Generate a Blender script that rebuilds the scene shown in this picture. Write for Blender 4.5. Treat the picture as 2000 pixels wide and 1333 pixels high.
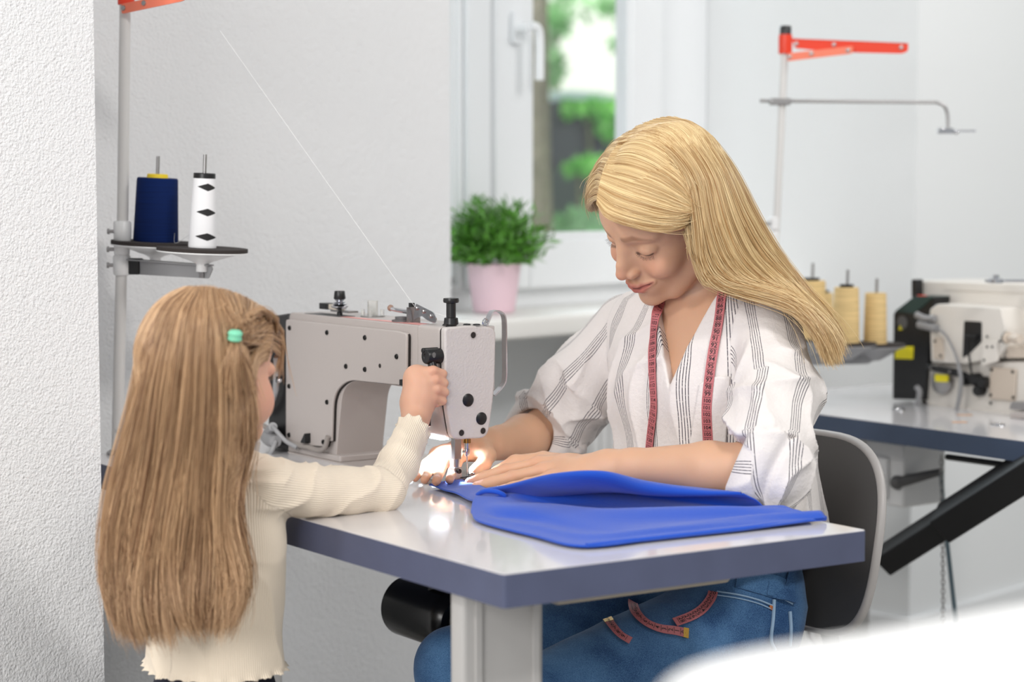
import bpy, math, random
import numpy as np
from mathutils import Vector, Matrix, Euler
random.seed(7); rng = np.random.default_rng(7)
for o in list(bpy.data.objects): bpy.data.objects.remove(o)
scene = bpy.context.scene
C = scene.collection
PI = math.pi
# ------------------------------------------------------------------ camera
FPX = 3800.0; CAMZ = 1.19; TH = math.atan(295.0/FPX)
cd = bpy.data.cameras.new('camera'); cam = bpy.data.objects.new('camera', cd); C.objects.link(cam)
cam.location = (0, 0, CAMZ); cam.rotation_euler = (PI/2-TH, 0, 0)
cd.sensor_fit = 'HORIZONTAL'; cd.sensor_width = 36.0; cd.lens = FPX/2000*36.0
cd.clip_start = 0.05; cd.clip_end = 200
cd.dof.use_dof = True; cd.dof.focus_distance = 2.86; cd.dof.aperture_fstop = 2.9; cd.dof.aperture_blades = 0
scene.camera = cam
# ------------------------------------------------------------------ world, lights, exposure
world = bpy.data.worlds.new('daylight'); scene.world = world; world.use_nodes = True
bg = world.node_tree.nodes['Background']; bg.inputs[0].default_value = (0.965, 0.985, 1.0, 1); bg.inputs[1].default_value = 0.56
scene.view_settings.view_transform = 'Standard'; scene.view_settings.look = 'None'
scene.view_settings.gamma = 1.0; scene.view_settings.use_curve_mapping = False
scene.view_settings.exposure = -0.13
def area(name, loc, target, size, power, color=(1,1,1), sy=None):
    l = bpy.data.lights.new(name, 'AREA'); l.energy = power; l.color = color
    l.shape = 'RECTANGLE'; l.size = size; l.size_y = sy or size
    o = bpy.data.objects.new(name, l); C.objects.link(o); o.location = loc
    o.rotation_euler = (Vector(target)-Vector(loc)).to_track_quat('-Z', 'Y').to_euler(); return o
area('overhead_lamp', (-1.7, 0.9, 2.75), (0.1, 3.1, 0.9), 0.30, 26, (1, 0.975, 0.94), 0.25)
area('overhead_lamp', (1.3, 0.9, 2.75), (-0.3, 2.9, 0.8), 0.35, 32, (1, 0.97, 0.93), 0.35)
area('overhead_lamp', (2.3, 3.3, 2.85), (1.6, 4.6, 0.9), 0.9, 30, (1, 0.98, 0.96), 0.9)  # extra lamp added to brighten the right wall and second table
area('window_daylight', (-0.9, 7.2, 3.0), (1.0, 4.0, 0.9), 2.0, 160, (0.80, 0.92, 1.0), 1.2)
area('rear_fill_light', (-1.6, -0.8, 1.9), (0.2, 2.9, 0.95), 1.3, 74, (1, 0.985, 0.97), 1.3)  # added fill lamp behind the camera, lifts the woman's face
area('garden_area_light', (1.5, 12, 9), (1.0, 11, 0), 8, 750, (1, 1, 0.97), 6)
# ------------------------------------------------------------------ pixel to place
def ray(px, py):
    a = (px-1000)/FPX; b = (666.5-py)/FPX
    return np.array([a, math.cos(TH)+b*math.sin(TH), -math.sin(TH)+b*math.cos(TH)])
CAM = np.array([0, 0, CAMZ])
def W(px, py, Y):
    d = ray(px, py); return CAM + d*(Y/d[1])
def Wz(px, py, z):
    d = ray(px, py); return CAM + d*((z-CAMZ)/d[2])
def Wp(px, py, p0, n):
    d = ray(px, py); return CAM + d*(np.dot(np.asarray(p0)-CAM, n)/np.dot(d, n))
def proj(p):
    p = np.asarray(p, float)-CAM
    f = np.array([0, math.cos(TH), -math.sin(TH)]); u = np.array([0, math.sin(TH), math.cos(TH)])
    z = p@f; return np.stack([1000+FPX*p[..., 0]/z, 666.5-FPX*(p@u)/z], -1)
# ------------------------------------------------------------------ materials
def srgb(r, g, b):
    f = lambda c: (c/255/12.92 if c/255 <= 0.04045 else ((c/255+0.055)/1.055)**2.4)
    return (f(r), f(g), f(b), 1)
def mat(name, col, rough=0.5, metal=0.0, bump=None, bump2=None, spec=0.5, coat=0, sheen=0, sss=0, trans=0, alpha=1, var=None):
    m = bpy.data.materials.new(name); m.use_nodes = True; nt = m.node_tree; p = nt.nodes['Principled BSDF']
    p.inputs['Base Color'].default_value = col; p.inputs['Roughness'].default_value = rough
    p.inputs['Metallic'].default_value = metal; p.inputs['Specular IOR Level'].default_value = spec
    p.inputs['Coat Weight'].default_value = coat; p.inputs['Sheen Weight'].default_value = sheen
    if sss:
        p.inputs['Subsurface Weight'].default_value = sss; p.inputs['Subsurface Radius'].default_value = (0.012, 0.005, 0.003); p.inputs['Subsurface Scale'].default_value = 1.0
    p.inputs['Transmission Weight'].default_value = trans
    tc = nt.nodes.new('ShaderNodeTexCoord')
    def noise(scale, detail=3, w=0.5):
        n = nt.nodes.new('ShaderNodeTexNoise'); n.inputs['Scale'].default_value = scale; n.inputs['Detail'].default_value = detail
        n.inputs['Roughness'].default_value = w; nt.links.new(tc.outputs['Object'], n.inputs['Vector']); return n
    last = None
    for bb in (bump, bump2):
        if bb:
            n = noise(bb[0], bb[3] if len(bb) > 3 else 3); b = nt.nodes.new('ShaderNodeBump'); b.inputs['Strength'].default_value = bb[1]
            b.inputs['Distance'].default_value = bb[2]; nt.links.new(n.outputs['Fac'], b.inputs['Height'])
            if last: nt.links.new(last.outputs[0], b.inputs['Normal'])
            nt.links.new(b.outputs[0], p.inputs['Normal']); last = b
    if var:
        n = noise(var[0], 4); r = nt.nodes.new('ShaderNodeValToRGB'); r.color_ramp.elements[0].position = 0.3; r.color_ramp.elements[1].position = 0.7
        r.color_ramp.elements[0].color = tuple(c*var[1] for c in col[:3])+(1,); r.color_ramp.elements[1].color = tuple(min(1, c*var[2]) for c in col[:3])+(1,)
        nt.links.new(n.outputs['Fac'], r.inputs[0]); nt.links.new(r.outputs[0], p.inputs['Base Color'])
    return m
def emit(name, col, s=1):
    m = bpy.data.materials.new(name); m.use_nodes = True; nt = m.node_tree; p = nt.nodes['Principled BSDF']
    p.inputs['Base Color'].default_value = (0, 0, 0, 1); p.inputs['Emission Color'].default_value = col; p.inputs['Emission Strength'].default_value = s; return m
M = {}
M['plaster'] = mat('white plaster', srgb(236, 236, 237), 0.9, bump=(240, 0.6, 0.005, 2), bump2=(80, 0.35, 0.005, 2), spec=0.2)
M['plaster_smooth'] = mat('smooth white wall', srgb(234, 236, 237), 0.85, bump=(60, 0.1, 0.004), spec=0.2)
M['floor'] = mat('pale floor', srgb(172, 169, 164), 0.35, var=(6, 0.95, 1.03))
M['pvc'] = mat('white window plastic', srgb(238, 240, 242), 0.3)
M['sill'] = mat('white sill', srgb(240, 238, 234), 0.35)
M['top'] = mat('glossy white laminate', srgb(222, 220, 222), 0.13, coat=0.3, var=(25, 0.985, 1.0))
M['edge'] = mat('blue grey edge band', srgb(80, 86, 112), 0.42, bump=(300, 0.05, 0.001), var=(18, 0.93, 1.05))
M['legmet'] = mat('grey painted steel', srgb(186, 184, 182), 0.4)
M['machine'] = mat('cream grey enamel', srgb(186, 178, 174), 0.33, bump=(330, 0.16, 0.0012, 2))
M['machine_t'] = mat('textured cream enamel', srgb(204, 198, 195), 0.42, bump=(300, 0.5, 0.0016, 2))
M['black'] = mat('black plastic', srgb(24, 24, 26), 0.35)
M['blackmet'] = mat('black oxide steel', srgb(22, 21, 21), 0.3, metal=0.3)
M['dark'] = mat('dark gap', srgb(40, 34, 32), 0.8)
M['chrome'] = mat('polished chrome', srgb(205, 206, 210), 0.12, metal=1.0)
M['steel'] = mat('brushed steel', srgb(170, 168, 168), 0.3, metal=1.0)
M['brass'] = mat('brass', srgb(176, 130, 70), 0.25, metal=1.0)
M['grey_pl'] = mat('grey plastic', srgb(150, 150, 152), 0.45)
M['grey_dk'] = mat('dark grey plastic', srgb(95, 94, 95), 0.5)
M['white_pl'] = mat('white plastic', srgb(232, 232, 232), 0.35)
M['clear'] = mat('clear plastic', (0.95, 0.95, 0.93, 1), 0.08, trans=0.85)
M['pole'] = mat('white painted tube', srgb(214, 212, 210), 0.35)
M['red'] = mat('orange red paint', srgb(230, 62, 32), 0.35)
M['redpale'] = mat('pale label strip', srgb(232, 160, 154), 0.4)
M['foam'] = mat('dark foam pad', srgb(52, 46, 44), 0.95, bump=(500, 0.6, 0.001))
M['yellow'] = mat('yellow plastic', srgb(247, 214, 30), 0.45)
M['pink'] = mat('pale pink pot', srgb(236, 205, 216), 0.5)
M['soil'] = mat('dark soil', srgb(40, 34, 26), 0.95)
M['green_dk'] = mat('dark green enamel', srgb(38, 62, 60), 0.4)
M['chair'] = mat('dark grey shell', srgb(82, 80, 79), 0.5, bump=(200, 0.05, 0.001))
M['chair_rim'] = mat('pale grey rim', srgb(176, 172, 170), 0.4)
gm = bpy.data.materials.new('window glass'); gm.use_nodes = True; gt = gm.node_tree; gt.nodes.remove(gt.nodes['Principled BSDF'])
_t = gt.nodes.new('ShaderNodeBsdfTransparent'); _g = gt.nodes.new('ShaderNodeBsdfGlossy'); _g.inputs['Roughness'].default_value = 0.02; _m = gt.nodes.new('ShaderNodeMixShader'); _m.inputs[0].default_value = 0.06
gt.links.new(_t.outputs[0], _m.inputs[1]); gt.links.new(_g.outputs[0], _m.inputs[2]); gt.links.new(_m.outputs[0], gt.nodes['Material Output'].inputs[0]); M['glass'] = gm
# ------------------------------------------------------------------ mesh builder
class MB:
    def __init__(s, T=None): s.v = []; s.f = []; s.T = np.eye(4) if T is None else np.array(T, float)
    def add(s, v, f):
        v = np.asarray(v, float); k = len(s.v)
        v = v@s.T[:3, :3].T + s.T[:3, 3]
        s.v += [tuple(p) for p in v]; s.f += [tuple(i+k for i in q) for q in f]; return s
    def box(s, lo, hi):
        x0, y0, z0 = lo; x1, y1, z1 = hi
        return s.add([(x0,y0,z0),(x1,y0,z0),(x1,y1,z0),(x0,y1,z0),(x0,y0,z1),(x1,y0,z1),(x1,y1,z1),(x0,y1,z1)],
            [(0,3,2,1),(4,5,6,7),(0,1,5,4),(1,2,6,5),(2,3,7,6),(3,0,4,7)])
    def prism(s, poly, y0, y1, axis='y'):      # poly of (a,b); extruded along axis
        n = len(poly)
        if axis == 'y': mk = lambda p, t: (p[0], t, p[1])
        elif axis == 'x': mk = lambda p, t: (t, p[0], p[1])
        else: mk = lambda p, t: (p[0], p[1], t)
        v = [mk(p, y0) for p in poly]+[mk(p, y1) for p in poly]
        f = [tuple(range(n)), tuple(range(2*n-1, n-1, -1))]+[(i, i+n, (i+1) % n+n, (i+1) % n) for i in range(n)]
        return s.add(v, f)
    def ring(s, cs, us, vs, rs, seg, cap=True, closed=False):   # generic tube
        v = []; f = []; n = len(cs)
        for c, u, w, r in zip(cs, us, vs, rs):
            for k in range(seg):
                a = 2*PI*k/seg; v.append(c+u*(math.cos(a)*r)+w*(math.sin(a)*r))
        for i in range(n-1 if not closed else n):
            for k in range(seg):
                a = i*seg+k; b = i*seg+(k+1) % seg; j = (i+1) % n
                f.append((a, b, j*seg+(k+1) % seg, j*seg+k))
        if cap and not closed: f.append(tuple(range(seg-1, -1, -1))); f.append(tuple(range((n-1)*seg, n*seg)))
        return s.add(v, f)
    def tube(s, pts, r, seg=12, closed=False):
        P = [np.array(p, float) for p in pts]; n = len(P); rs = [r]*n if np.isscalar(r) else r
        T = []
        for i in range(n):
            a = P[i-1] if (i > 0 or closed) else P[i]; b = P[(i+1) % n] if (i < n-1 or closed) else P[i]
            t = b-a; T.append(t/(np.linalg.norm(t)+1e-12))
        u = np.cross(T[0], [0, 0, 1.0]);
        if np.linalg.norm(u) < 1e-3: u = np.cross(T[0], [0, 1.0, 0])
        us = []; vs = []
        for t in T:
            u = u-t*(u@t); u /= np.linalg.norm(u)+1e-12; us.append(u); vs.append(np.cross(t, u))
        return s.ring(P, us, vs, rs, seg, True, closed)
    def cyl(s, a, b, r, r2=None, seg=24): return s.tube([a, b], [r, r if r2 is None else r2], seg)
    def lathe(s, c, prof, ax=(0, 0, 1), seg=32):  # prof (r, h)
        c = np.array(c, float); ax = np.array(ax, float); ax /= np.linalg.norm(ax)
        u = np.cross(ax, [1.0, 0, 0]);
        if np.linalg.norm(u) < 1e-3: u = np.cross(ax, [0, 1.0, 0])
        u /= np.linalg.norm(u); w = np.cross(ax, u); n = len(prof)
        return s.ring([c+ax*h for r, h in prof], [u]*n, [w]*n, [max(r, 1e-5) for r, h in prof], seg)
    def ball(s, c, r, seg=16):
        n = seg//2; return s.lathe(c, [(r*math.sin(PI*i/n), -r*math.cos(PI*i/n)) for i in range(n+1)], seg=seg)
    def ribbon(s, pts, nrm, w, t=0.0008):
        P = [np.array(p, float) for p in pts]; n = len(P); v = []; f = []
        for i in range(n):
            tg = P[min(i+1, n-1)]-P[max(i-1, 0)]; tg /= np.linalg.norm(tg)+1e-12
            nn = np.array(nrm[i] if np.ndim(nrm) > 1 else nrm, float); side = np.cross(tg, nn); side /= np.linalg.norm(side)+1e-12; nn = np.cross(side, tg)
            for sx, sz in ((-1, -1), (1, -1), (1, 1), (-1, 1)): v.append(P[i]+side*w/2*sx+nn*t/2*sz)
        for i in range(n-1):
            for k in range(4): f.append((4*i+k, 4*i+(k+1) % 4, 4*i+4+(k+1) % 4, 4*i+4+k))
        f += [(3, 2, 1, 0), tuple(range(4*n-4, 4*n))]
        return s.add(v, f)
def rpoly(pts, r, n=5):   # round polygon corners; r scalar or list
    out = []; N = len(pts)
    for i in range(N):
        p = np.array(pts[i], float); a = np.array(pts[i-1], float)-p; b = np.array(pts[(i+1) % N], float)-p
        la, lb = np.linalg.norm(a), np.linalg.norm(b); rr = r if np.isscalar(r) else r[i]
        rr = min(rr, la*0.48, lb*0.48)
        if rr < 1e-5: out.append(tuple(p)); continue
        a = a/la*rr; b = b/lb*rr
        for k in range(n+1):
            t = k/n; out.append(tuple(p+a*(1-t)**2+b*t**2))
    return out
def tagit(o, label=None, cat=None, group=None, kind=None):
    if label: o['label'] = label
    if cat: o['category'] = cat
    if group: o['group'] = group
    if kind: o['kind'] = kind
    return o
def addmesh(name, v, f, m, parent=None, smooth=True, bevel=0, attrs=None):
    me = bpy.data.meshes.new(name); me.from_pydata([tuple(map(float, p)) for p in v] if not isinstance(v, np.ndarray) else v.tolist(), [], f if isinstance(f, list) else f.tolist())
    me.update(); o = bpy.data.objects.new(name, me); C.objects.link(o); me.materials.append(m)
    if smooth:
        me.shade_smooth()
        if smooth != 'all': me.set_sharp_from_angle(angle=math.radians(38))
    if attrs:
        for k, a in attrs.items():
            if a.ndim == 1:
                at = me.attributes.new(k, 'FLOAT', 'POINT'); at.data.foreach_set('value', a.astype(np.float32))
            else:
                at = me.attributes.new(k, 'FLOAT_COLOR', 'POINT'); at.data.foreach_set('color', np.concatenate([a, np.ones((len(a), 1))], 1).astype(np.float32).ravel())
    if bevel:
        b = o.modifiers.new('bevel', 'BEVEL'); b.width = bevel; b.segments = 3; b.limit_method = 'ANGLE'; b.angle_limit = math.radians(40)
    if parent is not None:
        bpy.context.view_layer.update() if False else None
        o.parent = parent; o.matrix_parent_inverse = parent.matrix_basis.inverted()
    return o
def obj(name, mb, m, parent=None, smooth=True, bevel=0, label=None):
    o = addmesh(name, mb.v, mb.f, m, parent, smooth, bevel)
    if label: o['label'] = label
    return o
def setorigin(o, loc):  # move mesh origin of a top-level mesh to loc
    o.data.transform(Matrix.Translation(-Vector(loc))); o.location = loc; return o
def thing(name, label, cat, loc, group=None):
    o = bpy.data.objects.new(name, None); C.objects.link(o); o.location = [float(x) for x in loc]; o.empty_display_size = 0.05
    o.matrix_basis  # basis from location
    return tagit(o, label, cat, group)
# parent inverse for sub-parts: parents that are meshes in world coordinates have identity basis
def solo(name, mb, m, label, cat, loc=None, group=None, bevel=0, smooth=True):
    o = obj(name, mb, m, None, smooth, bevel); tagit(o, label, cat, group)
    if loc is not None: setorigin(o, loc)
    return o
def struct(name, mb, m, parent=None, bevel=0, smooth=True):
    o = obj(name, mb, m, parent, smooth, bevel)
    if parent is None: o['kind'] = 'structure'
    return o
def frame(O, ex, ey, ez=(0, 0, 1)):
    T = np.eye(4); T[:3, 0] = ex; T[:3, 1] = ey; T[:3, 2] = ez; T[:3, 3] = O; return T
def inv(T, p): return (np.asarray(p)-T[:3, 3])@T[:3, :3]   # orthonormal frames
def bez(pts, n=40):   # catmull-rom
    P = [np.array(p, float) for p in pts]; P = [2*P[0]-P[1]]+P+[2*P[-1]-P[-2]]; out = []
    m = len(P)-3
    for k in range(n+1):
        t = k/n*m; i = min(int(t), m-1); t -= i; a, b, c, d = P[i:i+4]
        out.append(0.5*((2*b)+(c-a)*t+(2*a-5*b+4*c-d)*t*t+(3*b-a-3*c+d)*t**3))
    return out
# ================================================================== THE ROOM
wd = np.array([0.689, 0.725, 0]); wn = np.array([0.725, -0.689, 0])     # along the wall; out of the wall towards the room
W0 = np.array([-0.726, 3.45, 0])
def wallp(px, off=0.0):       # place on the wall plane (offset off in front of it) seen at column px
    d = ray(px, 500); p0 = W0+wn*off; t = np.dot(p0-CAM*[1,1,0], wn)/np.dot(d*[1,1,0], wn); return (d*t)[:2]
def wall_s(px, off=0.0):
    p = wallp(px, off); return float(np.dot(p-(W0+wn*off)[:2], wd[:2]))
WT = frame(W0, wd, -wn)      # local x along wall, y into the wall, z up
s0 = wall_s(880)             # window opening left edge
REC = 0.30
struct('floor', MB().box((-5, -5.0, -0.05), (5, 6.2, 0)), M['floor'])
struct('wall_left', MB(WT).box((-0.6, 0, 0), (s0, REC+0.05, 3.2)), M['plaster'])
# pier nearest the camera on the left
pc = W(192, 600, 3.0); PT = frame((pc[0], pc[1], 0), wd, -wn)
struct('wall_pier', MB(PT).box((-2.0, 0, 0), (0, 0.3, 3.2)), M['plaster'])
# window plane
RT = frame(W0-wn*REC, wd, -wn)
sR = wall_s(1380, -REC)
gx = lambda px: wall_s(px, -REC)
zs = lambda py, px=1040: Wp(px, py, W0-wn*REC, wn)[2]
z_sill = 0.905; zglass = zs(478, 1100)
struct('wall_back', MB(RT).box((s0-0.15, 0.0, 0), (sR+0.02, 0.2, z_sill-0.03)), M['plaster_smooth'])
cr = RT[:3, 3]+wd*sR
# right reveal pier: side towards window, front beyond 1790
rl = 0.64
p_c = cr+wn*rl
RP = frame((p_c[0], p_c[1], 0), wd, -wn)
struct('wall_right', MB(RP).box((0, 0, 0), (3.5, rl+0.02, 3.2)), M['plaster_smooth'])
struct('baseboard_right', MB(RP).box((-0.012, -0.012, 0), (3.5, rl-0.05, 0.13)), M['pvc'])
struct('ceiling', MB().box((-0.1, 3.9, 3.2), (4, 7, 3.3)), M['plaster_smooth'])
# window: frame and sashes
win = bpy.data.objects.new('window_1', None); C.objects.link(win); win['kind'] = 'structure'; win.location = (W0-wn*REC+wd*gx(1100)+np.array([0, 0, z_sill])).tolist()
zt = 2.35
def sash(xa, xb, za, zb, st, y0, name='window_sash', glassy=True):
    f = MB(RT)
    f.box((xa, y0, za), (xa+st, y0+0.06, zb)); f.box((xb-st, y0, za), (xb, y0+0.06, zb))
    f.box((xa+st, y0, za), (xb-st, y0+0.06, za+st)); f.box((xa+st, y0, zb-st), (xb-st, y0+0.06, zb))
    o = obj(name, f, M['pvc'], win, bevel=0.006)
    g = MB(RT).box((xa+st-0.01, y0+0.025, za+st-0.01), (xb-st+0.01, y0+0.030, zb-st+0.01)); obj('window_pane', g, M['glass'], o, smooth=False)
    b = MB(RT)
    for (p, q) in (((xa+st, za+st), (xa+st+0.014, zb-st)), ((xb-st-0.014, za+st), (xb-st, zb-st)), ((xa+st, za+st), (xb-st, za+st+0.014))):
        b.box((p[0], y0+0.005, p[1]), (q[0], y0+0.012, q[1]))
    obj('glazing_bead', b, M['pvc'], o, bevel=0.002)
    return o
gs = lambda px: wall_s(px, -REC+0.035)
xL0 = gx(820)-0.75; xM = gs(968); xR1 = gs(1292)
zb0 = z_sill+0.0
fr = MB(RT)
fr.box((xL0-0.06, 0.0, zb0), (sR, 0.09, zb0+0.055)); fr.box((xR1-0.012, 0.0, zb0+0.055), (sR, 0.09, zt+0.1)); fr.box((xL0-0.06, 0, zt), (sR, 0.09, zt+0.1))
fr.box((gs(915), -0.03, zb0+0.055), (gs(964), 0.07, zt))
obj('window_frame', fr, M['pvc'], win, bevel=0.008)
sash(xL0, gs(914), zb0+0.05, zt, 0.020, -0.022)
st = gs(1036)-xM
sash(xM, xR1, zb0+0.05, zt, st, -0.035)
gap = MB(RT).box((xM-0.03, -0.028, zb0+0.06), (xM+0.004, 0.002, zt-0.02)); obj('seal', gap, mat('pale seal', srgb(205, 207, 210), 0.5), win)
# handle
hz = zs(60, 1005); hx = gs(1004)
h = MB(RT); h.prism(rpoly([(hx-0.016, hz-0.035), (hx+0.016, hz-0.035), (hx+0.016, hz+0.04), (hx-0.016, hz+0.04)], 0.008), -0.05, -0.036)
h.cyl((hx, -0.045, hz), (hx, -0.085, hz), 0.012)
h.tube(bez([(hx, -0.085, hz+0.004), (hx+0.022, -0.088, hz), (hx+0.030, -0.088, hz-0.03), (hx+0.030, -0.088, hz-0.12)], 14), 0.011)
obj('window_handle', h, M['pvc'], win)
zsf = Wp(984, 622, W0+wn*0.03, wn)[2]
# sill board with thick front edge
sb = MB(WT).prism(rpoly([(-0.045, zsf-0.05), (REC+0.0, zsf-0.05), (REC+0.0, z_sill+0.004), (-0.045, zsf)], [0.012, 0, 0, 0.012]), s0-0.02, sR, 'x')
sb = MB(WT); pr = rpoly([(-0.045, zsf-0.048), (REC, zsf-0.048), (REC, z_sill+0.004), (-0.045, zsf)], [0.012, 0, 0, 0.012])
sb.prism(pr, s0-0.02, sR+0.0, 'x')
struct('window_sill', sb, M['sill'])
# radiator under the sill
rad = thing('radiator', 'white panel radiator under the window sill behind the woman', 'radiator', RT[:3, 3]+wd*gx(1180)+np.array([0, 0, 0.12]))
xa, xb = gx(1085), gx(1360); rz0, rz1 = 0.15, 0.76
body = MB(RT); body.box((xa, -0.11, rz0), (xb, -0.05, rz1))
n = int((xb-xa)/0.0333)
for i in range(n): body.prism(rpoly([(xa+i*0.0333+0.004, -0.111), (xa+i*0.0333+0.008, -0.119), (xa+i*0.0333+0.026, -0.119), (xa+i*0.0333+0.030, -0.111)], 0.002), rz0+0.03, rz1-0.05, 'z')
obj('panel', body, M['white_pl'], rad, bevel=0.004)
gr = MB(RT); gr.box((xa, -0.112, rz1), (xb, -0.03, rz1+0.006)); obj('top_grille', gr, M['white_pl'], rad)
for i in range(int((xb-xa)/0.067)): obj('vent_slot', MB(RT).box((xa+0.02+i*0.067, -0.1215, rz1-0.033), (xa+0.046+i*0.067, -0.1195, rz1-0.026)), M['grey_dk'], rad)
for x_ in (xa+0.05, xb-0.05): obj('pipe', MB(RT).cyl((x_, -0.08, 0), (x_, -0.08, rz0), 0.009), M['white_pl'], rad)

# ------------------------------------------------------------------ outside the window
grass = mat('garden grass', srgb(92, 150, 70), 0.9, var=(3, 0.6, 1.3))
struct('ground', MB().box((-14, 6.6, -0.2), (18, 40, 0.30)), grass)
bark = mat('tree bark', srgb(150, 135, 118), 0.95, bump=(30, 0.8, 0.03), var=(12, 0.7, 1.15))
def leafmat(name, c):
    m = mat(name, c, 0.5, var=(1.2, 0.6, 1.5)); p = m.node_tree.nodes['Principled BSDF']; p.inputs['Transmission Weight'].default_value = 0.0
    return m
leafA = leafmat('bright leaves', srgb(120, 196, 84)); leafB = leafmat('pale leaves', srgb(160, 215, 150)); leafC = leafmat('deep leaves', srgb(70, 130, 66))
def foliage(c, r, n, size):
    c = np.array(c); d = rng.normal(size=(n, 3)); d /= np.linalg.norm(d, axis=1)[:, None]; rad_ = rng.random(n)**0.45
    p = c+d*rad_[:, None]*np.array(r); v = []; f = []
    a = rng.normal(size=(n, 3)); a /= np.linalg.norm(a, axis=1)[:, None]; b = np.cross(a, rng.normal(size=(n, 3))); b /= np.linalg.norm(b, axis=1)[:, None]
    s = size*(0.6+0.8*rng.random(n))[:, None]
    v = np.stack([p-a*s, p+b*s*0.45, p+a*s, p-b*s*0.45], 1).reshape(-1, 3)
    f = np.arange(4*n).reshape(-1, 4); return v, f
def blobs(name, cl, n, size, m, label, cat, trunk=None):
    V = []; F = []; k = 0
    for c, r in cl:
        v, f = foliage(c, r, n, size); V.append(v); F.append(f+k); k += len(v)
    base = np.array(cl[0][0]); base = np.array([base[0], base[1], 0.30])
    t = thing(name, label, cat, base)
    addmesh('foliage', np.concatenate(V), np.concatenate(F), m, t, smooth=False)
    if trunk: obj('trunk', MB().tube(trunk[0], trunk[1], 18), bark, t)
    else:
        for c, r in cl[-1:] if cat == 'tree' else cl: obj('stem', MB().tube([[c[0], c[1]+0.05, 0.29], [c[0]+0.02, c[1]+0.03, (c[2]+0.3)/2], [c[0], c[1], c[2]]], [0.022, 0.017, 0.012], 8), bark, t)
    return t
tp = [W(1052, y, 8.0) for y in (640, 480, 300, 120, -150, -500)]
tp = [np.array([p[0], 8.0, z]) for p, z in zip([W(1048,500,8.0), W(1044,470,8), W(1041,300,8), W(1039,100,8), W(1040,0,8), W(1046,0,8)], (0.25, 0.9, 1.3, 1.9, 2.6, 4.2))]
blobs('tree', [((0.3, 8.6, 4.6), (2.2, 1.4, 1.1)), ((1.2, 8.6, 3.9), (1.0, 1.0, 0.8))], 900, 0.11, leafA, 'tree with thick bare grey trunk close outside the window', 'tree', (tp, [0.11, 0.082, 0.072, 0.066, 0.066, 0.06]))
blobs('shrub', [(W(1170, 322, 10.5), (0.14, 0.25, 0.035)), (W(1130, 328, 10.5), (0.08, 0.15, 0.02))], 120, 0.05, leafA, 'bright green shrub in front of the parked car outside', 'shrub')
blobs('shrub', [(W(1160, 452, 9.0), (0.25, 0.4, 0.10)), (W(1110, 470, 9.0), (0.2, 0.3, 0.08)), (W(1180, 405, 9.2), (0.10, 0.2, 0.06))], 260, 0.05, leafB, 'pale green low shrub just outside the window, under the car', 'shrub')
blobs('shrub', [(W(1228, 225, 11.5), (0.15, 0.3, 0.13)), (W(1150, 212, 11.4), (0.16, 0.3, 0.035)), (W(1195, 245, 11.4), (0.10, 0.2, 0.07))], 150, 0.06, leafA, 'leafy green branch hanging over the dark car window', 'shrub')
blobs('tree', [(W(1150, 5, 16), (0.5, 1.2, 0.16)), (W(1240, 60, 16), (0.22, 0.8, 0.25)), (W(1248, 165, 15), (0.13, 0.5, 0.2)), (W(1080, 130, 15), (0.08, 0.6, 0.16)), (W(1085, 40, 15), (0.12, 0.6, 0.14))], 90, 0.08, leafB, 'distant pale sunlit tree above the parked car', 'tree')
blobs('tree', [(W(1130, -110, 17), (1.0, 1.0, 0.4)), (W(895, 330, 14), (0.3, 0.6, 0.4)), (W(895, 240, 14), (0.12, 0.3, 0.15))], 300, 0.09, leafC, 'dark green tree far behind the garden at the left pane', 'tree')
skyb = thing('sky_backdrop', 'white backdrop added far behind the garden trees for the blown-out sky', 'sky_backdrop', (3.0, 22, 0.3))  # added white wall standing in for the overexposed sky
obj('backdrop_wall', MB().box((-6, 21.5, 0.3), (12, 27, 7.5)), mat('backdrop white', srgb(250, 248, 246), 0.9), skyb)
for x_ in (-3.2, 5.5, 8.5): obj('window', MB().box((x_, 21.46, 1.2), (x_+1.2, 21.52, 2.8)), M['glass'], skyb, smooth=False)  # glass panes dressing the added backdrop
area('garden_area_light', (1.5, 17, 9), (1.8, 21.5, 2.0), 6, 900, (1, 0.99, 0.98), 4)  # lamp added only to overexpose the white backdrop
# parked car seen through the pane
car_w = mat('pale blue car paint', srgb(225, 238, 255), 0.25, coat=0.5); car_g = mat('dark car glass', srgb(38, 46, 58), 0.15)
Yc = 12.0
cw = lambda px, py: W(px, py, Yc)
car = thing('car', 'parked car with dark windows and pale blue roof outside in the garden', 'car', (cw(1150, 300)[0], Yc, 0.3))
roof = [cw(x, y) for x, y in ((1030, 196), (1060, 184), (1110, 178), (1170, 182), (1210, 192), (1250, 206))]
mb = MB(); pol = [(p[0], p[2]) for p in roof]; low = [(p[0], p[2]-0.05) for p in roof][::-1]
mb.prism(pol+low, Yc-0.1, Yc+1.3); obj('roof', mb, car_w, car)
gl = [(p[0], p[2]-0.05) for p in roof]; bt = [(cw(1280, 330)[0], cw(1280, 330)[2]), (cw(1020, 330)[0], cw(1020, 330)[2])]
obj('side_window', MB().prism(gl+bt, Yc+0.0, Yc+1.2), car_g, car)
bd = [cw(x, y) for x, y in ((880, 330), (1340, 330), (1370, 420), (1360, 460), (860, 460), (850, 400))]
obj('body', MB().prism(rpoly([(p[0], p[2]) for p in bd], 0.06), Yc-0.15, Yc+1.4), mat('dark car paint', srgb(70, 80, 84), 0.3), car)
for px in (960, 1270): q = cw(px, 470); obj('wheel', MB().cyl((q[0], Yc-0.14, 0.60), (q[0], Yc+0.09, 0.60), 0.30, seg=32), M['black'], car)
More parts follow.
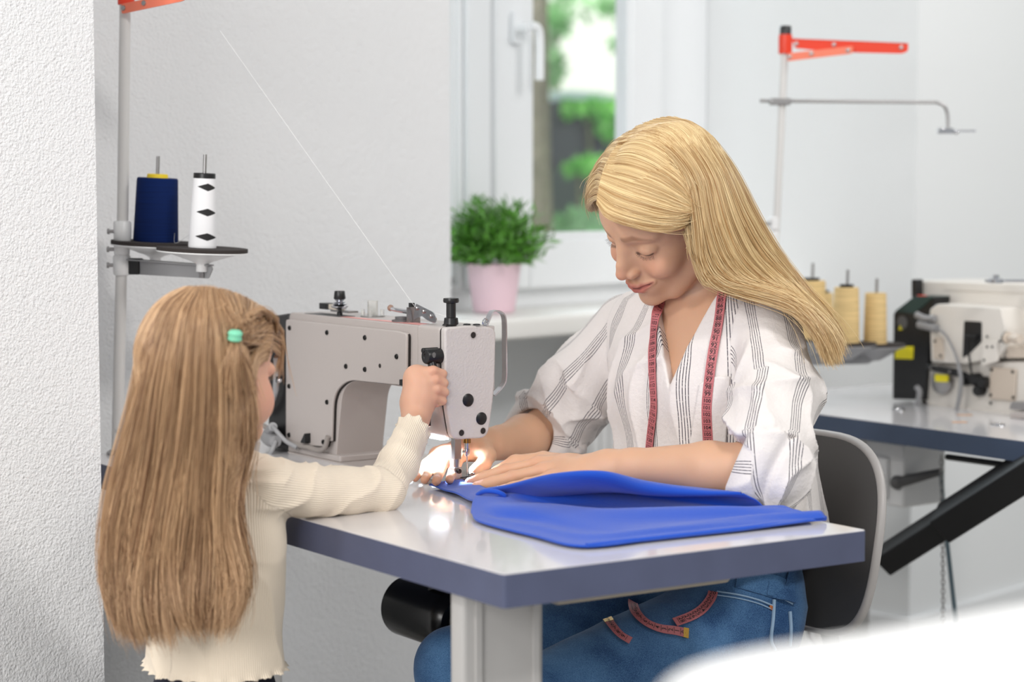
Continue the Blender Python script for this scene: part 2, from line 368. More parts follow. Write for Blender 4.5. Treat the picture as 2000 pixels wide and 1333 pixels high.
# ================================================================== SEWING TABLES
A = Wz(984, 1122.5, 0.75); B = Wz(1693.5, 1036, 0.75); L0 = Wz(573, 1009.6, 0.75)
u1 = (L0-A)/np.linalg.norm(L0-A); u2 = (B-A)/np.linalg.norm(B-A)
L = 1.23; TK = float(abs(Wp(984, 1190.5, A, np.array([0, 1.0, 0]))[2]-0.75))
ey = u2-u1*np.dot(u1, u2); ey /= np.linalg.norm(ey)      # square to u1, towards the operator
WB = np.linalg.norm(B-A)
def tabletop(root, A, u1, u2, L, Wd, tk, legs=True):
    c = [A, A+u2*Wd, A+u2*Wd+u1*L, A+u1*L]; P = rpoly([(p[0], p[1]) for p in c], 0.006, 3)
    z = A[2]
    mb = MB().prism(P, z-tk, z-0.0012, 'z'); e = obj('edge_band', mb, M['edge'], root)
    cc = sum(np.array(p) for p in c)/4
    Q = [(cc[0]+(x-cc[0])*0.9985, cc[1]+(y-cc[1])*0.9985) for x, y in P]
    obj('tabletop', MB().prism(Q, z-0.0013, z, 'z'), M['top'], root)
t1 = thing('sewing_table', 'industrial sewing table with glossy white top, blue-grey edge, in the foreground', 'table', (A[0], A[1], 0))
tabletop(t1, A, u1, u2, L, WB, TK)
# legs: C-profile steel columns
def column_leg(root, c, wx, wy, z1, z0=0.05):
    T = frame((c[0], c[1], 0), -u1, ey)
    mb = MB(T); mb.box((-wx/2, -wy/2, z0), (wx/2, wy/2, z1))
    for s in (-1, 1): mb.box((wx/2, s*wy*0.36-0.006, z0), (wx/2+0.004, s*wy*0.36+0.006, z1))
    obj('leg', mb, M['legmet'], root, bevel=0.004)
# visible leg: px 875..1055, corner at ~ 985
lc = Wz(965, 1195, 0.75-TK)
legp = A+u1*0.13+u2*0.16
def legbox(root, pa, pb, pc_, z1, name='leg'):
    # pa far-left, pb near corner, pc_ right: plan corner points on the floor plane
    pa, pb, pc_ = [np.array(p)[:2] for p in (pa, pb, pc_)]; pd = pa+pc_-pb
    P = rpoly([pa, pb, pc_, pd], 0.006, 3); mb = MB().prism(P, 0.0, z1, 'z')
    return obj(name, mb, M['legmet'], root)
Yl = A[1]+0.10
pb_ = W(905, 1200, Yl); pa_ = pb_-(-u1)*0.0+u1*0.05; 
pa_ = np.array(pb_)+u1*(0.030); pc2 = np.array(pb_)+np.array([u2[0], u2[1], 0])*0.115
leg = legbox(t1, pa_, pb_, pc2, 0.75-TK)
n2 = np.array([u2[1], -u2[0]]); n2 = n2 if n2[1] < 0 else -n2
rb = MB()
for k, wdt in ((0.016, 0.008), (0.098, 0.008)):
    a = np.array(pb_)[:2]+u2[:2]*k; b = a+u2[:2]*wdt; rb.prism([a, b, b+n2*0.004, a+n2*0.004], 0.0, 0.75-TK, 'z')
obj('rib', rb, M['legmet'], leg)
ft = MB(); a = np.array(pb_)[:2]; ft.prism(rpoly([a-u2[:2]*0.12+n2*0.01, a+u2[:2]*0.42+n2*0.01, a+u2[:2]*0.42-n2*0.05, a-u2[:2]*0.12-n2*0.05], 0.01), 0.0, 0.03, 'z'); obj('foot', ft, M['legmet'], t1)
pq = A+u1*(L-0.12)+u2*0.2
legbox(t1, pq+u1*0.03, pq, pq+u2*0.115, 0.75-TK)
cb = MB(frame((0, 0, 0), (1, 0, 0), (0, 1, 0))); a0 = np.array(pb_)[:2]-n2*0.02+u2[:2]*0.06; b0 = a0+u1[:2]*(L-0.25)
cb.prism([a0, a0+u2[:2]*0.03, b0+u2[:2]*0.03, b0], 0.16, 0.2, 'z'); obj('crossbar', cb, M['legmet'], t1)
# oil pan / drawer under the top, seen under the right edge
dp = [A+u2*(WB*0.26)+u1*0.10, A+u2*(WB*0.80)+u1*0.10, A+u2*(WB*0.80)+u1*0.45, A+u2*(WB*0.26)+u1*0.45]
pan = MB(); P4 = [(p[0], p[1]) for p in dp]; cc = np.mean(P4, 0); P5 = [tuple(cc+(np.array(p)-cc)*0.9) for p in P4]
v = [(x, y, 0.75-TK) for x, y in P4]+[(x, y, 0.75-TK-0.035) for x, y in P5]
pan.add(v, [(0, 1, 2, 3), (7, 6, 5, 4)]+[(i, i+4, (i+1) % 4+4, (i+1) % 4) for i in range(4)])
obj('underpan', pan, mat('beige underpan', srgb(168, 160, 146), 0.5), t1, bevel=0.004)

# second table
A2 = Wz(1601, 809.5, 0.75); B2 = Wz(2000, 862, 0.75); v1 = (A2-B2)/np.linalg.norm(A2-B2); v2 = np.array([-v1[1], v1[0], 0]);
if v2[1] < 0: v2 = -v2
v2 = np.array([0.79, 0.61, 0]); v2 = v2-v1*np.dot(v1, v2); v2 /= np.linalg.norm(v2)
A2n = B2-v1*0.35
M['edge2'] = mat('slate blue edge band', srgb(66, 80, 104), 0.45, var=(9, 0.92, 1.08))
t2 = thing('sewing_table', 'industrial sewing table with slate-blue edge at the right, behind the woman', 'table', (A2n[0], A2n[1], 0))
sv = M['edge']; M['edge'] = M['edge2']; TK2 = 0.038
tabletop(t2, A2n, v1, v2, 1.2, 0.56, TK2); M['edge'] = sv
def leg2(s, name='leg'):
    p = A2n+v1*s+v2*0.2; a = p[:2]
    mb = MB().prism(rpoly([a, a+v1[:2]*0.05, a+v1[:2]*0.05+v2[:2]*0.12, a+v2[:2]*0.12], 0.005), 0.0, 0.75-TK2, 'z'); return obj(name, mb, M['legmet'], t2)
leg2(1.02); leg2(0.1)
a = (A2n+v1*1.0)[:2]; obj('foot', MB().prism(rpoly([a-v2[:2]*0.02, a+v1[:2]*0.09-v2[:2]*0.02, a+v1[:2]*0.09+v2[:2]*0.5, a+v2[:2]*0.5], 0.01), 0, 0.035, 'z'), M['legmet'], t2)
# knee mechanism box under table 2
q = W(1745, 900, 3.78); kb = MB(frame((q[0], q[1], 0), -v1, v2))
kb.box((-0.055, -0.02, 0.575), (0.045, 0.10, 0.70)); kb.box((-0.05, -0.03, 0.59), (0.01, -0.02, 0.67)); bx = obj('lifter_motor', kb, M['white_pl'], t2, bevel=0.006, label='white motor box with crank under the table')
c1 = W(1752, 943, 3.74); c2 = W(1838, 922, 3.72)
obj('crank', MB().tube([c1, c2], [0.012, 0.007], 12).ball(c1, 0.014), M['grey_dk'], bx)
obj('bracket', MB().tube([W(1768, 868, 3.80), W(1768, 925, 3.78)], 0.009, 10).cyl(W(1720, 872, 3.8), W(1800, 880, 3.78), 0.006), M['grey_dk'], bx)
pr_ = MB().tube([W(1838, 922, 3.72), W(1843, 1000, 3.72), W(1866, 1205, 3.70), W(1874, 1300, 3.7)], 0.0045, 8); obj('pull_rod', pr_, mat('blue grey rod', srgb(110, 130, 140), 0.4, metal=0.5), t2)
ch = MB()
for i in range(46):
    p = W(1838+4*math.sin(i*0.05), 895+i*9, 3.68); ax = (1, 0, 0) if i % 2 else (0, 1, 0)
    r = 0.0048; u = np.array(ax, float); w_ = np.array([0, 0, 1.0])
    ch.tube([p+u*r*math.cos(t)*0.7+w_*r*1.25*math.sin(t) for t in np.linspace(0, 2*PI, 11)[:-1]], 0.0011, 6, closed=True)
solo('chain', ch, M['steel'], 'thin metal chain hanging below the right table edge', 'chain')
wire = MB().tube(bez([W(1713, 965, 3.8), W(1705, 1000, 3.82), W(1690, 1030, 3.85), W(1675, 1085, 3.9), W(1640, 1130, 3.9), W(1584, 1200, 3.9), W(1580, 1240, 3.9), W(1592, 1262, 3.9)], 40), 0.0035, 8)
obj('cable', wire, M['grey_dk'], t2)
# black chute hanging under table 2
e1, e2 = W(1732, 1095, 3.62), W(1990, 930, 3.42)
dr = (e2-e1)/np.linalg.norm(e2-e1); e2 = e1+dr*0.62
sd = np.cross(dr, [0, -1, 0.0]); sd /= np.linalg.norm(sd); dp_ = np.cross(dr, sd)
CH = frame(e1, dr, dp_, sd)
cb = MB(CH); cb.box((0, -0.03, -0.024), (0.33, 0.03, 0.020)); cb.box((0.15, -0.034, -0.028), (0.60, 0.034, 0.026))
solo('waste_chute', cb, mat('matte black plastic', srgb(14, 14, 17), 0.55), 'matte black slanted chute hanging under the right sewing table', 'chute', bevel=0.004)
obj('chute_hook', MB().tube([W(1850, 893, 3.62), W(1990, 912, 3.45)], 0.006, 8), M['black'], t2)
# ================================================================== SEWING MACHINE ON TABLE 1
c_ = W(868, 640, 2.87); MO = np.array([c_[0], c_[1], 0.75]); ex = -u1
MT = frame(MO, ex, ey)
def mp(px, py, y=0.0): q = inv(MT, Wp(px, py, MO+ey*y, ey)); return (q[0], q[2])
def fp(px, py, x=0.0): q = inv(MT, Wp(px, py, MO+ex*x, ex)); return (q[1], q[2])
def tp_(px, py, z): q = inv(MT, Wz(px, py, 0.75+z)); return (q[0], q[1], q[2])
sm = thing('sewing_machine', 'cream-grey industrial sewing machine seen from behind, on the foreground table', 'sewing machine', MO+u1*0.35+ey*0.06)
HT = 0.236; D = 0.093; XL = -0.472
mb_ = lambda: MB(MT)
# casting: arm + pillar outline extruded across
arch = rpoly([(XL, HT), (-0.001, HT), (-0.001, 0.138), (-0.098, 0.139), (-0.262, 0.139), (-0.300, 0.120), (-0.318, 0.03), (-0.322, 0.0), (XL, 0.0)],
             [0.012, 0.002, 0.002, 0.004, 0.03, 0.05, 0.02, 0, 0.0])
cm = mb_(); cm.prism(arch, 0.003, D-0.001)
obj('arm_casting', cm, M['machine'], sm, bevel=0.004)
# head section with tapered lower end (cross-section in y,z)
sec = rpoly([(0.0, HT+0.001), (0.0, 0.135), (0.013, 0.069), (0.078, 0.067), (0.0905, 0.14), (0.093, HT-0.003), (0.045, HT+0.003)], [0.006, 0.05, 0.012, 0.016, 0.03, 0.012, 0.02])
hm = mb_(); hm.prism(sec, -0.076, -0.0125, 'x'); obj('head_casting', hm, M['machine'], sm, bevel=0.005)
gapm = mb_(); cy, cz = 0.046, 0.15
gapm.prism([(cy+(y-cy)*0.985, cz+(z-cz)*0.985) for y, z in sec], -0.0130, -0.0105, 'x'); obj('seam', gapm, M['dark'], sm)
fm = mb_(); fm.prism(sec, -0.0108, 0.0015, 'x'); fpl = obj('face_plate', fm, M['machine_t'], sm, bevel=0.003, label='pebbled end plate with holes')
def disc_x(name, px, py, r, m, parent, dome=0.0015, x=0.0015):
    y, z = fp(px, py, x); mbx = mb_().lathe((x, y, z), [(r, -0.001), (r, dome*0.3), (r*0.7, dome*0.85), (0.0001, dome)], (1, 0, 0), 24); return obj(name, mbx, m, parent)
for px, py in ((924, 655), (901, 846), (943, 842)):
    y, z = fp(px, py, 0.0015); h = mb_().lathe((0.0017, y, z), [(0.0056, 0), (0.0058, 0.0006), (0.0048, 0.0007), (0.0046, 0.0002)], (1, 0, 0), 24)
    rim = obj('screw_hole', h, M['machine'], fpl); obj('screw', mb_().lathe((0.0013, y, z), [(0.0047, 0), (0.0047, 0.0008), (0.0001, 0.0008)], (1, 0, 0), 20), M['dark'], rim)
disc_x('plug', 914, 782, 0.0098, M['black'], fpl, 0.003); disc_x('plug', 940, 818, 0.0096, M['black'], fpl, 0.003)
# back cover plate
cov = rpoly([mp(563, 624), mp(783, 647), mp(799, 652), mp(798, 745), mp(790, 753), mp(682, 742), mp(655, 770), mp(652, 862), mp(643, 862), mp(641, 873), mp(563, 868)],
            [0.006, 0.012, 0.006, 0.004, 0.004, 0.03, 0.03, 0.002, 0.002, 0.008, 0.004], 6)
shd = mb_(); cc_ = np.mean(cov, 0); shd.prism([(x+0.0009, z-0.0007) for x, z in cov], -0.0012, 0.003); obj('cover_gasket', shd, M['dark'], sm)
cv = mb_(); cv.prism(cov, -0.005, 0.003); cvo = obj('cover_plate', cv, M['machine'], sm, bevel=0.0016)
def screw_y(name, px, py, r, parent, y=-0.005):
    x, z = mp(px, py, y); s_ = mb_().lathe((x, y, z), [(r, -0.001), (r, 0.0008), (r*0.85, 0.0022), (r*0.45, 0.0028), (r*0.4, 0.0016), (0.0001, 0.0016)], (0, -1, 0), 20)
    return obj(name, s_, M['blackmet'], parent)
for px, py in ((566, 641), (639, 650), (713, 660), (775, 697), (676, 716), (713, 722), (565, 755), (639, 786), (565, 850), (632, 864)): screw_y('screw', px, py, 0.0042, cvo)
x, z = mp(742, 715, -0.005); obj('hole', mb_().lathe((x, -0.0051, z), [(0.0035, 0), (0.0035, 0.0003), (0.0001, 0.0003)], (0, -1, 0), 16), M['dark'], cvo)
# presser foot lifting lever (child holds it)
x, z = mp(848, 696, -0.01); lv = mb_(); lv.lathe((x, 0.003, z), [(0.0115, 0), (0.0115, 0.026), (0.0105, 0.029), (0.0045, 0.029), (0.0042, 0.0275), (0.0001, 0.0275)], (0, -1, 0), 28)
lv.lathe((x-0.006, 0.0, z+0.0085), [(0.004, 0), (0.004, 0.027), (0.0001, 0.027)], (0, -1, 0), 14)
lvo = obj('lifting_lever', lv, M['black'], sm, bevel=0.001)
lg = mb_(); lg.tube(bez([(x+0.002, -0.016, z-0.008), (x+0.010, -0.017, z-0.026), (x+0.014, -0.016, z-0.046), (x+0.013, -0.013, z-0.068)], 12), [0.0065]*4+[0.0055]*6+[0.0058]*3, 12); obj('lever_arm', lg, M['black'], lvo)
bz = mp(848, 694, -0.026); obj('lever_boss', mb_().lathe((bz[0], -0.0255, bz[1]), [(0.004, 0), (0.004, 0.0012), (0.0001, 0.0012)], (0, -1, 0), 16), M['grey_dk'], lvo)
# top: label strip, knobs, guides
lab = mb_(); lab.add([(XL+0.16, 0.006, HT+0.0003), (-0.012, 0.006, HT+0.0003), (-0.012, 0.030, HT+0.0003), (XL+0.16, 0.022, HT+0.0003)], [(0, 1, 2, 3)]); obj('label_strip', lab, M['redpale'], sm, smooth=False)
ds = mb_().box((XL+0.05, 0.004, HT), (XL+0.16, 0.035, HT+0.0006)); obj('label_strip', ds, M['grey_dk'], sm, smooth=False)
# bobbin winder tension
bx_, by_ = -0.335, 0.02
bt_ = mb_(); bt_.lathe((bx_, by_, HT), [(0.0045, 0), (0.0045, 0.006), (0.003, 0.007), (0.003, 0.012)], seg=20); bto = obj('winder_tension', bt_, M['black'], sm)
ds_ = mb_(); ds_.lathe((bx_, by_, HT+0.011), [(0.004, 0), (0.013, 0.003), (0.0145, 0.0055), (0.006, 0.0045), (0.0135, 0.0085), (0.006, 0.008), (0.010, 0.012), (0.005, 0.0125), (0.0085, 0.016), (0.004, 0.0165)], seg=28)
ds_.box((bx_-0.016, by_-0.003, HT+0.014), (bx_-0.012, by_+0.003, HT+0.020)); ds_.box((bx_+0.012, by_-0.003, HT+0.012), (bx_+0.017, by_+0.003, HT+0.016)); obj('tension_discs', ds_, M['chrome'], bto)
obj('tension_cap', mb_().lathe((bx_, by_, HT+0.0275), [(0.0092, 0), (0.0098, 0.001), (0.0085, 0.0125), (0.0078, 0.0135), (0.0001, 0.0135)], seg=10), M['black'], bto)
obj('winder_base', mb_().box((bx_-0.03, by_+0.0, HT+0.006), (bx_+0.028, by_+0.018, HT+0.009)), M['steel'], bto)
wb = mb_(); wb.prism(rpoly([(bx_-0.072, by_+0.002), (bx_-0.044, by_+0.002), (bx_-0.044, by_+0.022), (bx_-0.072, by_+0.022)], 0.004), HT+0.008, HT+0.018, 'z'); wl = obj('winder_lever', wb, M['black'], sm, bevel=0.001)
obj('lever_neck', mb_().box((bx_-0.046, by_+0.005, HT+0.009), (bx_-0.012, by_+0.017, HT+0.017)), mat('beige plastic', srgb(205, 195, 182), 0.4), wl)
cl = mb_(); cl.lathe((-0.290, 0.055, HT), [(0.020, 0), (0.020, 0.002), (0.0085, 0.0025), (0.0085, 0.026), (0.0075, 0.026), (0.0075, 0.003), (0.0001, 0.003)], seg=24); 
for k in range(4): a = PI/4+k*PI/2; cl.cyl((-0.290+0.016*math.cos(a), 0.055+0.016*math.sin(a), HT), (-0.290+0.016*math.cos(a), 0.055+0.016*math.sin(a), HT+0.012), 0.003, seg=10)
obj('oil_sight_cup', cl, M['clear'], sm)
# thread guide bracket and lever
tg = mb_(); P0 = -0.128
tg.prism(rpoly([(P0-0.004, HT+0.003), (P0+0.004, HT+0.030), (P0+0.052, HT+0.019), (P0+0.062, HT+0.008), (P0+0.056, HT+0.002), (P0+0.036, HT+0.006), (P0+0.02, HT+0.012)], 0.004), 0.030, 0.0315)
tg.prism(rpoly([(P0-0.004, 0.026), (P0+0.060, 0.026), (P0+0.060, 0.045), (P0-0.004, 0.045)], 0.006), HT, HT+0.0015, 'z'); tgo = obj('thread_guide', tg, M['chrome'], sm)
for dx, dz in ((0.008, 0.023), (0.027, 0.019), (0.047, 0.013)): obj('guide_pin', mb_().lathe((P0+dx, 0.030, HT+dz), [(0.0033, 0), (0.0033, 0.002), (0.0022, 0.003), (0.0001, 0.003)], (0, -1, 0), 14), M['steel'], tgo)
obj('guide_post', mb_().box((P0-0.016, 0.030, HT), (P0-0.008, 0.036, HT+0.030)), M['black'], tgo); obj('guide_plate', mb_().box((P0-0.0065, 0.020, HT-0.002), (P0-0.0045, 0.044, HT+0.024)), M['steel'], tgo)
sl_ = mb_(); sl_.tube(bez([(P0-0.010, 0.034, HT+0.015), (P0-0.045, 0.030, HT+0.017), (P0-0.060, 0.026, HT+0.019)], 10), 0.0035, 10); slo = obj('release_lever', sl_, M['chrome'], sm)
obj('lever_tip', mb_().ball((P0-0.062, 0.026, HT+0.020), 0.0052, 14), mat('brown plastic', srgb(150, 120, 105), 0.4), slo)
kd = mb_(); kd.lathe((P0-0.03, 0.028, HT), [(0.017, 0), (0.017, 0.003), (0.012, 0.004), (0.012, 0.008), (0.0001, 0.008)], seg=20); obj('release_disc', kd, M['grey_dk'], slo)
# presser regulating screw
ky = 0.020; kx = -0.012
kn = mb_(); kn.lathe((kx, ky, HT-0.001), [(0.0082, 0), (0.0082, 0.004), (0.0112, 0.006), (0.0102, 0.015), (0.0072, 0.016), (0.0072, 0.037), (0.0112, 0.038), (0.0120, 0.041), (0.0112, 0.0445), (0.0001, 0.0455)], seg=32); obj('pressure_knob', kn, M['black'], sm)
for dx, dy in ((-0.028, 0.022), (-0.014, 0.050), (-0.003, 0.060)): obj('cap_screw', mb_().lathe((dx, dy, HT+0.002), [(0.0062, 0), (0.005, 0.002), (0.0001, 0.0027)], seg=18), M['black'], sm)
# chrome take-up guard loop on the operator side
gy = [(-0.006, 0.078, HT+0.0), (-0.006, 0.088, HT+0.019), (-0.006, 0.094, HT+0.022), (-0.006, 0.104, HT+0.0205), (-0.006, 0.1125, HT+0.010), (-0.006, 0.1135, HT-0.03), (-0.006, 0.1135, HT-0.078), (-0.006, 0.1085, HT-0.092), (-0.006, 0.092, HT-0.106)]
g_ = mb_().ribbon(bez(gy, 50), (1, 0, 0), 0.0032, 0.011) if False else mb_()
gp = bez(gy, 50); N_ = [np.cross(np.array([1.0, 0, 0]), (np.array(gp[min(i+1, 50)])-np.array(gp[max(i-1, 0)]))) for i in range(51)]
N_ = np.array([n/np.linalg.norm(n) for n in N_]); g_.ribbon(gp, N_, 0.011, 0.0022); obj('take_up_guard', g_, M['chrome'], sm)
lp = [(-0.004+0.001*math.cos(t), 0.076+0.004*math.sin(t), HT+0.006+0.0055*math.cos(t)) for t in np.linspace(0.4, 2*PI+0.2, 16)]; obj('thread_eyelet', mb_().tube(lp, 0.0011, 8), M['chrome'], sm)
# presser bar, needle bar, foot, needle
qx = -0.008
py1 = fp(891, 870, qx)[0]; py2 = fp(912, 870, qx)[0]
pb = mb_(); pb.box((qx-0.005, py1-0.0062, 0.038), (qx+0.005, py1+0.0062, 0.071)); pb.cyl((qx, py1, 0.02), (qx, py1, 0.04), 0.0052); pbo = obj('presser_bar', pb, M['steel'], sm, bevel=0.0006)
fo = mb_(); fo.box((qx-0.006, py1-0.0075, 0.004), (qx+0.006, py1+0.006, 0.026)); foo = obj('foot_shank', fo, M['steel'], pbo, bevel=0.0008)
obj('clamp_screw', mb_().lathe((qx+0.006, py1, 0.0205), [(0.0038, 0), (0.0038, 0.003), (0.0001, 0.003)], (1, 0, 0), 16), M['blackmet'], foo)
so = mb_(); so.prism(rpoly([(qx-0.012, py1-0.006), (qx+0.013, py1-0.006), (qx+0.013, py1+0.004), (qx-0.012, py1+0.004)], 0.002), 0.0022, 0.0042, 'z'); so.prism(rpoly([(qx-0.012, py1+0.007), (qx+0.010, py1+0.007), (qx+0.010, py1+0.020), (qx-0.012, py1+0.020)], 0.002), 0.0022, 0.0042, 'z')
so.box((qx-0.012, py1-0.004, 0.0042), (qx-0.004, py1+0.018, 0.009)); obj('presser_foot', so, M['steel'], pbo, bevel=0.0006)
gd = mb_(); gd.tube(bez([(qx+0.004, py1+0.002, 0.010), (qx+0.012, py1+0.012, 0.0115), (qx+0.014, py1+0.022, 0.014), (qx+0.008, py1+0.026, 0.0155), (qx+0.004, py1+0.018, 0.0125)], 24), 0.0009, 8); gd.box((qx-0.002, py1+0.007, 0.0045), (qx+0.008, py1+0.018, 0.0085)); obj('finger_guard', gd, M['blackmet'], pbo)
nb = mb_(); nb.cyl((qx, py2, 0.061), (qx, py2, 0.072), 0.0058, seg=20); nbo = obj('needle_bar_bushing', nb, M['brass'], sm)
n2_ = mb_(); n2_.cyl((qx, py2, 0.052), (qx, py2, 0.062), 0.0036); n2_.lathe((qx, py2, 0.041), [(0.0028, 0), (0.0044, 0.003), (0.0044, 0.011), (0.003, 0.012)], seg=16); n2_.cyl((qx, py2-0.008, 0.048), (qx, py2, 0.048), 0.0018, seg=10); nbb = obj('needle_bar', n2_, M['chrome'], sm)
obj('needle', mb_().tube([(qx, py2, 0.043), (qx, py2, 0.028), (qx, py2, 0.003)], [0.0011, 0.0009, 0.0004], 10), M['chrome'], nbb)
# throat plate and bed
bd_ = mb_().prism(rpoly([(XL, -0.006), (0.03, -0.006), (0.03, 0.165), (XL, 0.165)], 0.012), 0.0, 0.0018, 'z'); bed = obj('bed', bd_, M['machine'], sm, smooth=False)
obj('needle_plate', mb_().prism(rpoly([(-0.085, 0.014), (0.018, 0.014), (0.018, 0.080), (-0.085, 0.080)], 0.006), 0.0017, 0.0024, 'z'), M['steel'], bed, smooth=False)
obj('base_flange', mb_().prism(rpoly([(XL, -0.002), (-0.300, -0.002), (-0.296, D+0.02), (XL, D+0.02)], 0.004), 0.0015, 0.012, 'z'), M['machine'], sm, bevel=0.002)
# rear lever pieces seen under the girl's cuff
lq = mp(838, 828, 0.0); kk = mb_(); kk.prism(rpoly([(lq[0]-0.012, lq[1]-0.008), (lq[0]+0.004, lq[1]-0.004), (lq[0]+0.004, lq[1]+0.012), (lq[0]-0.006, lq[1]+0.010)], 0.002), -0.012, 0.001); obj('knee_lift_lever', kk, M['black'], sm, bevel=0.001)
obj('lift_link', mb_().box((lq[0]-0.018, -0.009, lq[1]-0.018), (lq[0]+0.002, -0.004, lq[1]-0.009)), M['chrome'], sm)
nq = mp(790, 747, 0.0); obj('slot', mb_().prism(rpoly([(nq[0]-0.006, nq[1]-0.005), (nq[0]+0.012, nq[1]-0.004), (nq[0]+0.012, nq[1]+0.006), (nq[0]-0.006, nq[1]+0.004)], 0.001), -0.0055, 0.0), M['black'], sm)
# lamp on the head with its own light
ll = mb_().box((-0.066, 0.016, 0.0645), (-0.034, 0.030, 0.0685)); obj('lamp', ll, emit('led strip', (0.75, 0.85, 1, 1), 8), sm)
ld = bpy.data.lights.new('needle_lamp', 'SPOT'); ld.energy = 13; ld.color = (0.72, 0.84, 1.0); ld.spot_size = 1.9; ld.spot_blend = 0.6; ld.shadow_soft_size = 0.012
lo = bpy.data.objects.new('needle_lamp', ld); C.objects.link(lo); lpos = MT@np.array([-0.048, 0.008, 0.060, 1]); lo.location = lpos[:3].tolist()
lo.rotation_euler = (Vector((MT@np.array([-0.035, 0.035, 0.0, 1]))[:3].tolist())-lo.location).to_track_quat('-Z', 'Y').to_euler()
# cable along the cover
cy_ = mb_(); wcab = bez([mp(525, 835)+(0,), mp(548, 845), mp(570, 858), mp(588, 868), mp(612, 873), mp(632, 879), mp(643, 876), mp(650, 862)] if False else [mp(520, 828), mp(545, 845), mp(566, 860), mp(588, 868), mp(612, 873), mp(632, 879), mp(645, 873), mp(651, 852)], 40)
wc3 = [(p[0], -0.010, p[1]) for p in wcab]; obj('cable', mb_().tube(wc3, 0.0042, 12), mat('taupe cable', srgb(150, 143, 138), 0.5), sm)
cx, cz_ = mp(597, 858, -0.012); obj('cable_clip', mb_().prism(rpoly([(cx-0.012, cz_-0.007), (cx+0.004, cz_-0.007), (cx+0.004, cz_+0.011)], 0.003), -0.016, -0.004), M['black'], sm, bevel=0.0008)
# motor and black belt housing at the far end
mo = mb_(); mo.prism(rpoly([(XL-0.075, HT-0.012), (XL-0.001, HT-0.002), (XL-0.001, 0.002), (XL-0.075, 0.002)], 0.006), 0.002, 0.11); moo = obj('belt_cover', mo, mat('charcoal housing', srgb(50, 49, 50), 0.4), sm, bevel=0.004, label='charcoal housing at the far end')
md = mb_(); md.prism(rpoly([(XL-0.060, HT-0.05), (XL-0.001, HT-0.03), (XL-0.001, 0.003), (XL-0.060, 0.003)], 0.01), -0.001, 0.0025); obj('motor_plate', md, M['black'], moo)
hw = mb_(); hw.lathe((XL-0.075, 0.055, 0.15), [(0.03, 0), (0.062, 0.004), (0.066, 0.012), (0.062, 0.024), (0.02, 0.028), (0.0001, 0.028)], (-1, 0, 0), 32); obj('handwheel', hw, M['black'], sm)
def plug(px1, py1_, px2, py2_, r):
    a = mp(px1, py1_, -0.02); b = mp(px2, py2_, -0.03); m1 = mb_().tube([(a[0], -0.004, a[1]), ((a[0]+b[0])/2, -0.018, (a[1]+b[1])/2), (b[0], -0.030, b[1])], [r, r*1.05, r*0.8], 16)
    return obj('plug', m1, M['grey_pl'], moo), (b[0], -0.030, b[1])
po, e_ = plug(512, 850, 533, 834, 0.0095); obj('cord', mb_().tube(bez([e_, (e_[0]+0.012, -0.03, e_[2]-0.006), (e_[0]+0.03, -0.022, e_[2]-0.022), (e_[0]+0.052, -0.013, e_[2]-0.031)], 16), 0.0038, 10), M['grey_pl'], po)
po, e_ = plug(506, 855, 538, 863, 0.0125); obj('cord', mb_().tube(bez([e_, (e_[0]+0.004, -0.038, e_[2]-0.012), (e_[0]-0.008, -0.042, e_[2]-0.026), (e_[0]-0.03, -0.045, e_[2]-0.034)], 16), 0.004, 10), M['grey_pl'], po)
a, b, c2_, d2 = mp(543, 700, -0.01), mp(541, 760, -0.01), mp(530, 790, -0.01), mp(514, 810, -0.01)
obj('hose', mb_().tube(bez([(a[0], -0.012, a[1]), (b[0], -0.012, b[1]), (c2_[0], -0.014, c2_[1]), (d2[0], -0.016, d2[1])], 20), 0.006, 12), M['grey_pl'], moo)
k_ = mp(546, 743, -0.014); obj('clamp', mb_().box((k_[0]-0.012, -0.016, k_[1]-0.004), (k_[0]+0.006, -0.006, k_[1]+0.006)), M['black'], moo); obj('clamp_screw', mb_().ball((k_[0]+0.007, -0.018, k_[1]), 0.0045, 14), M['chrome'], moo)
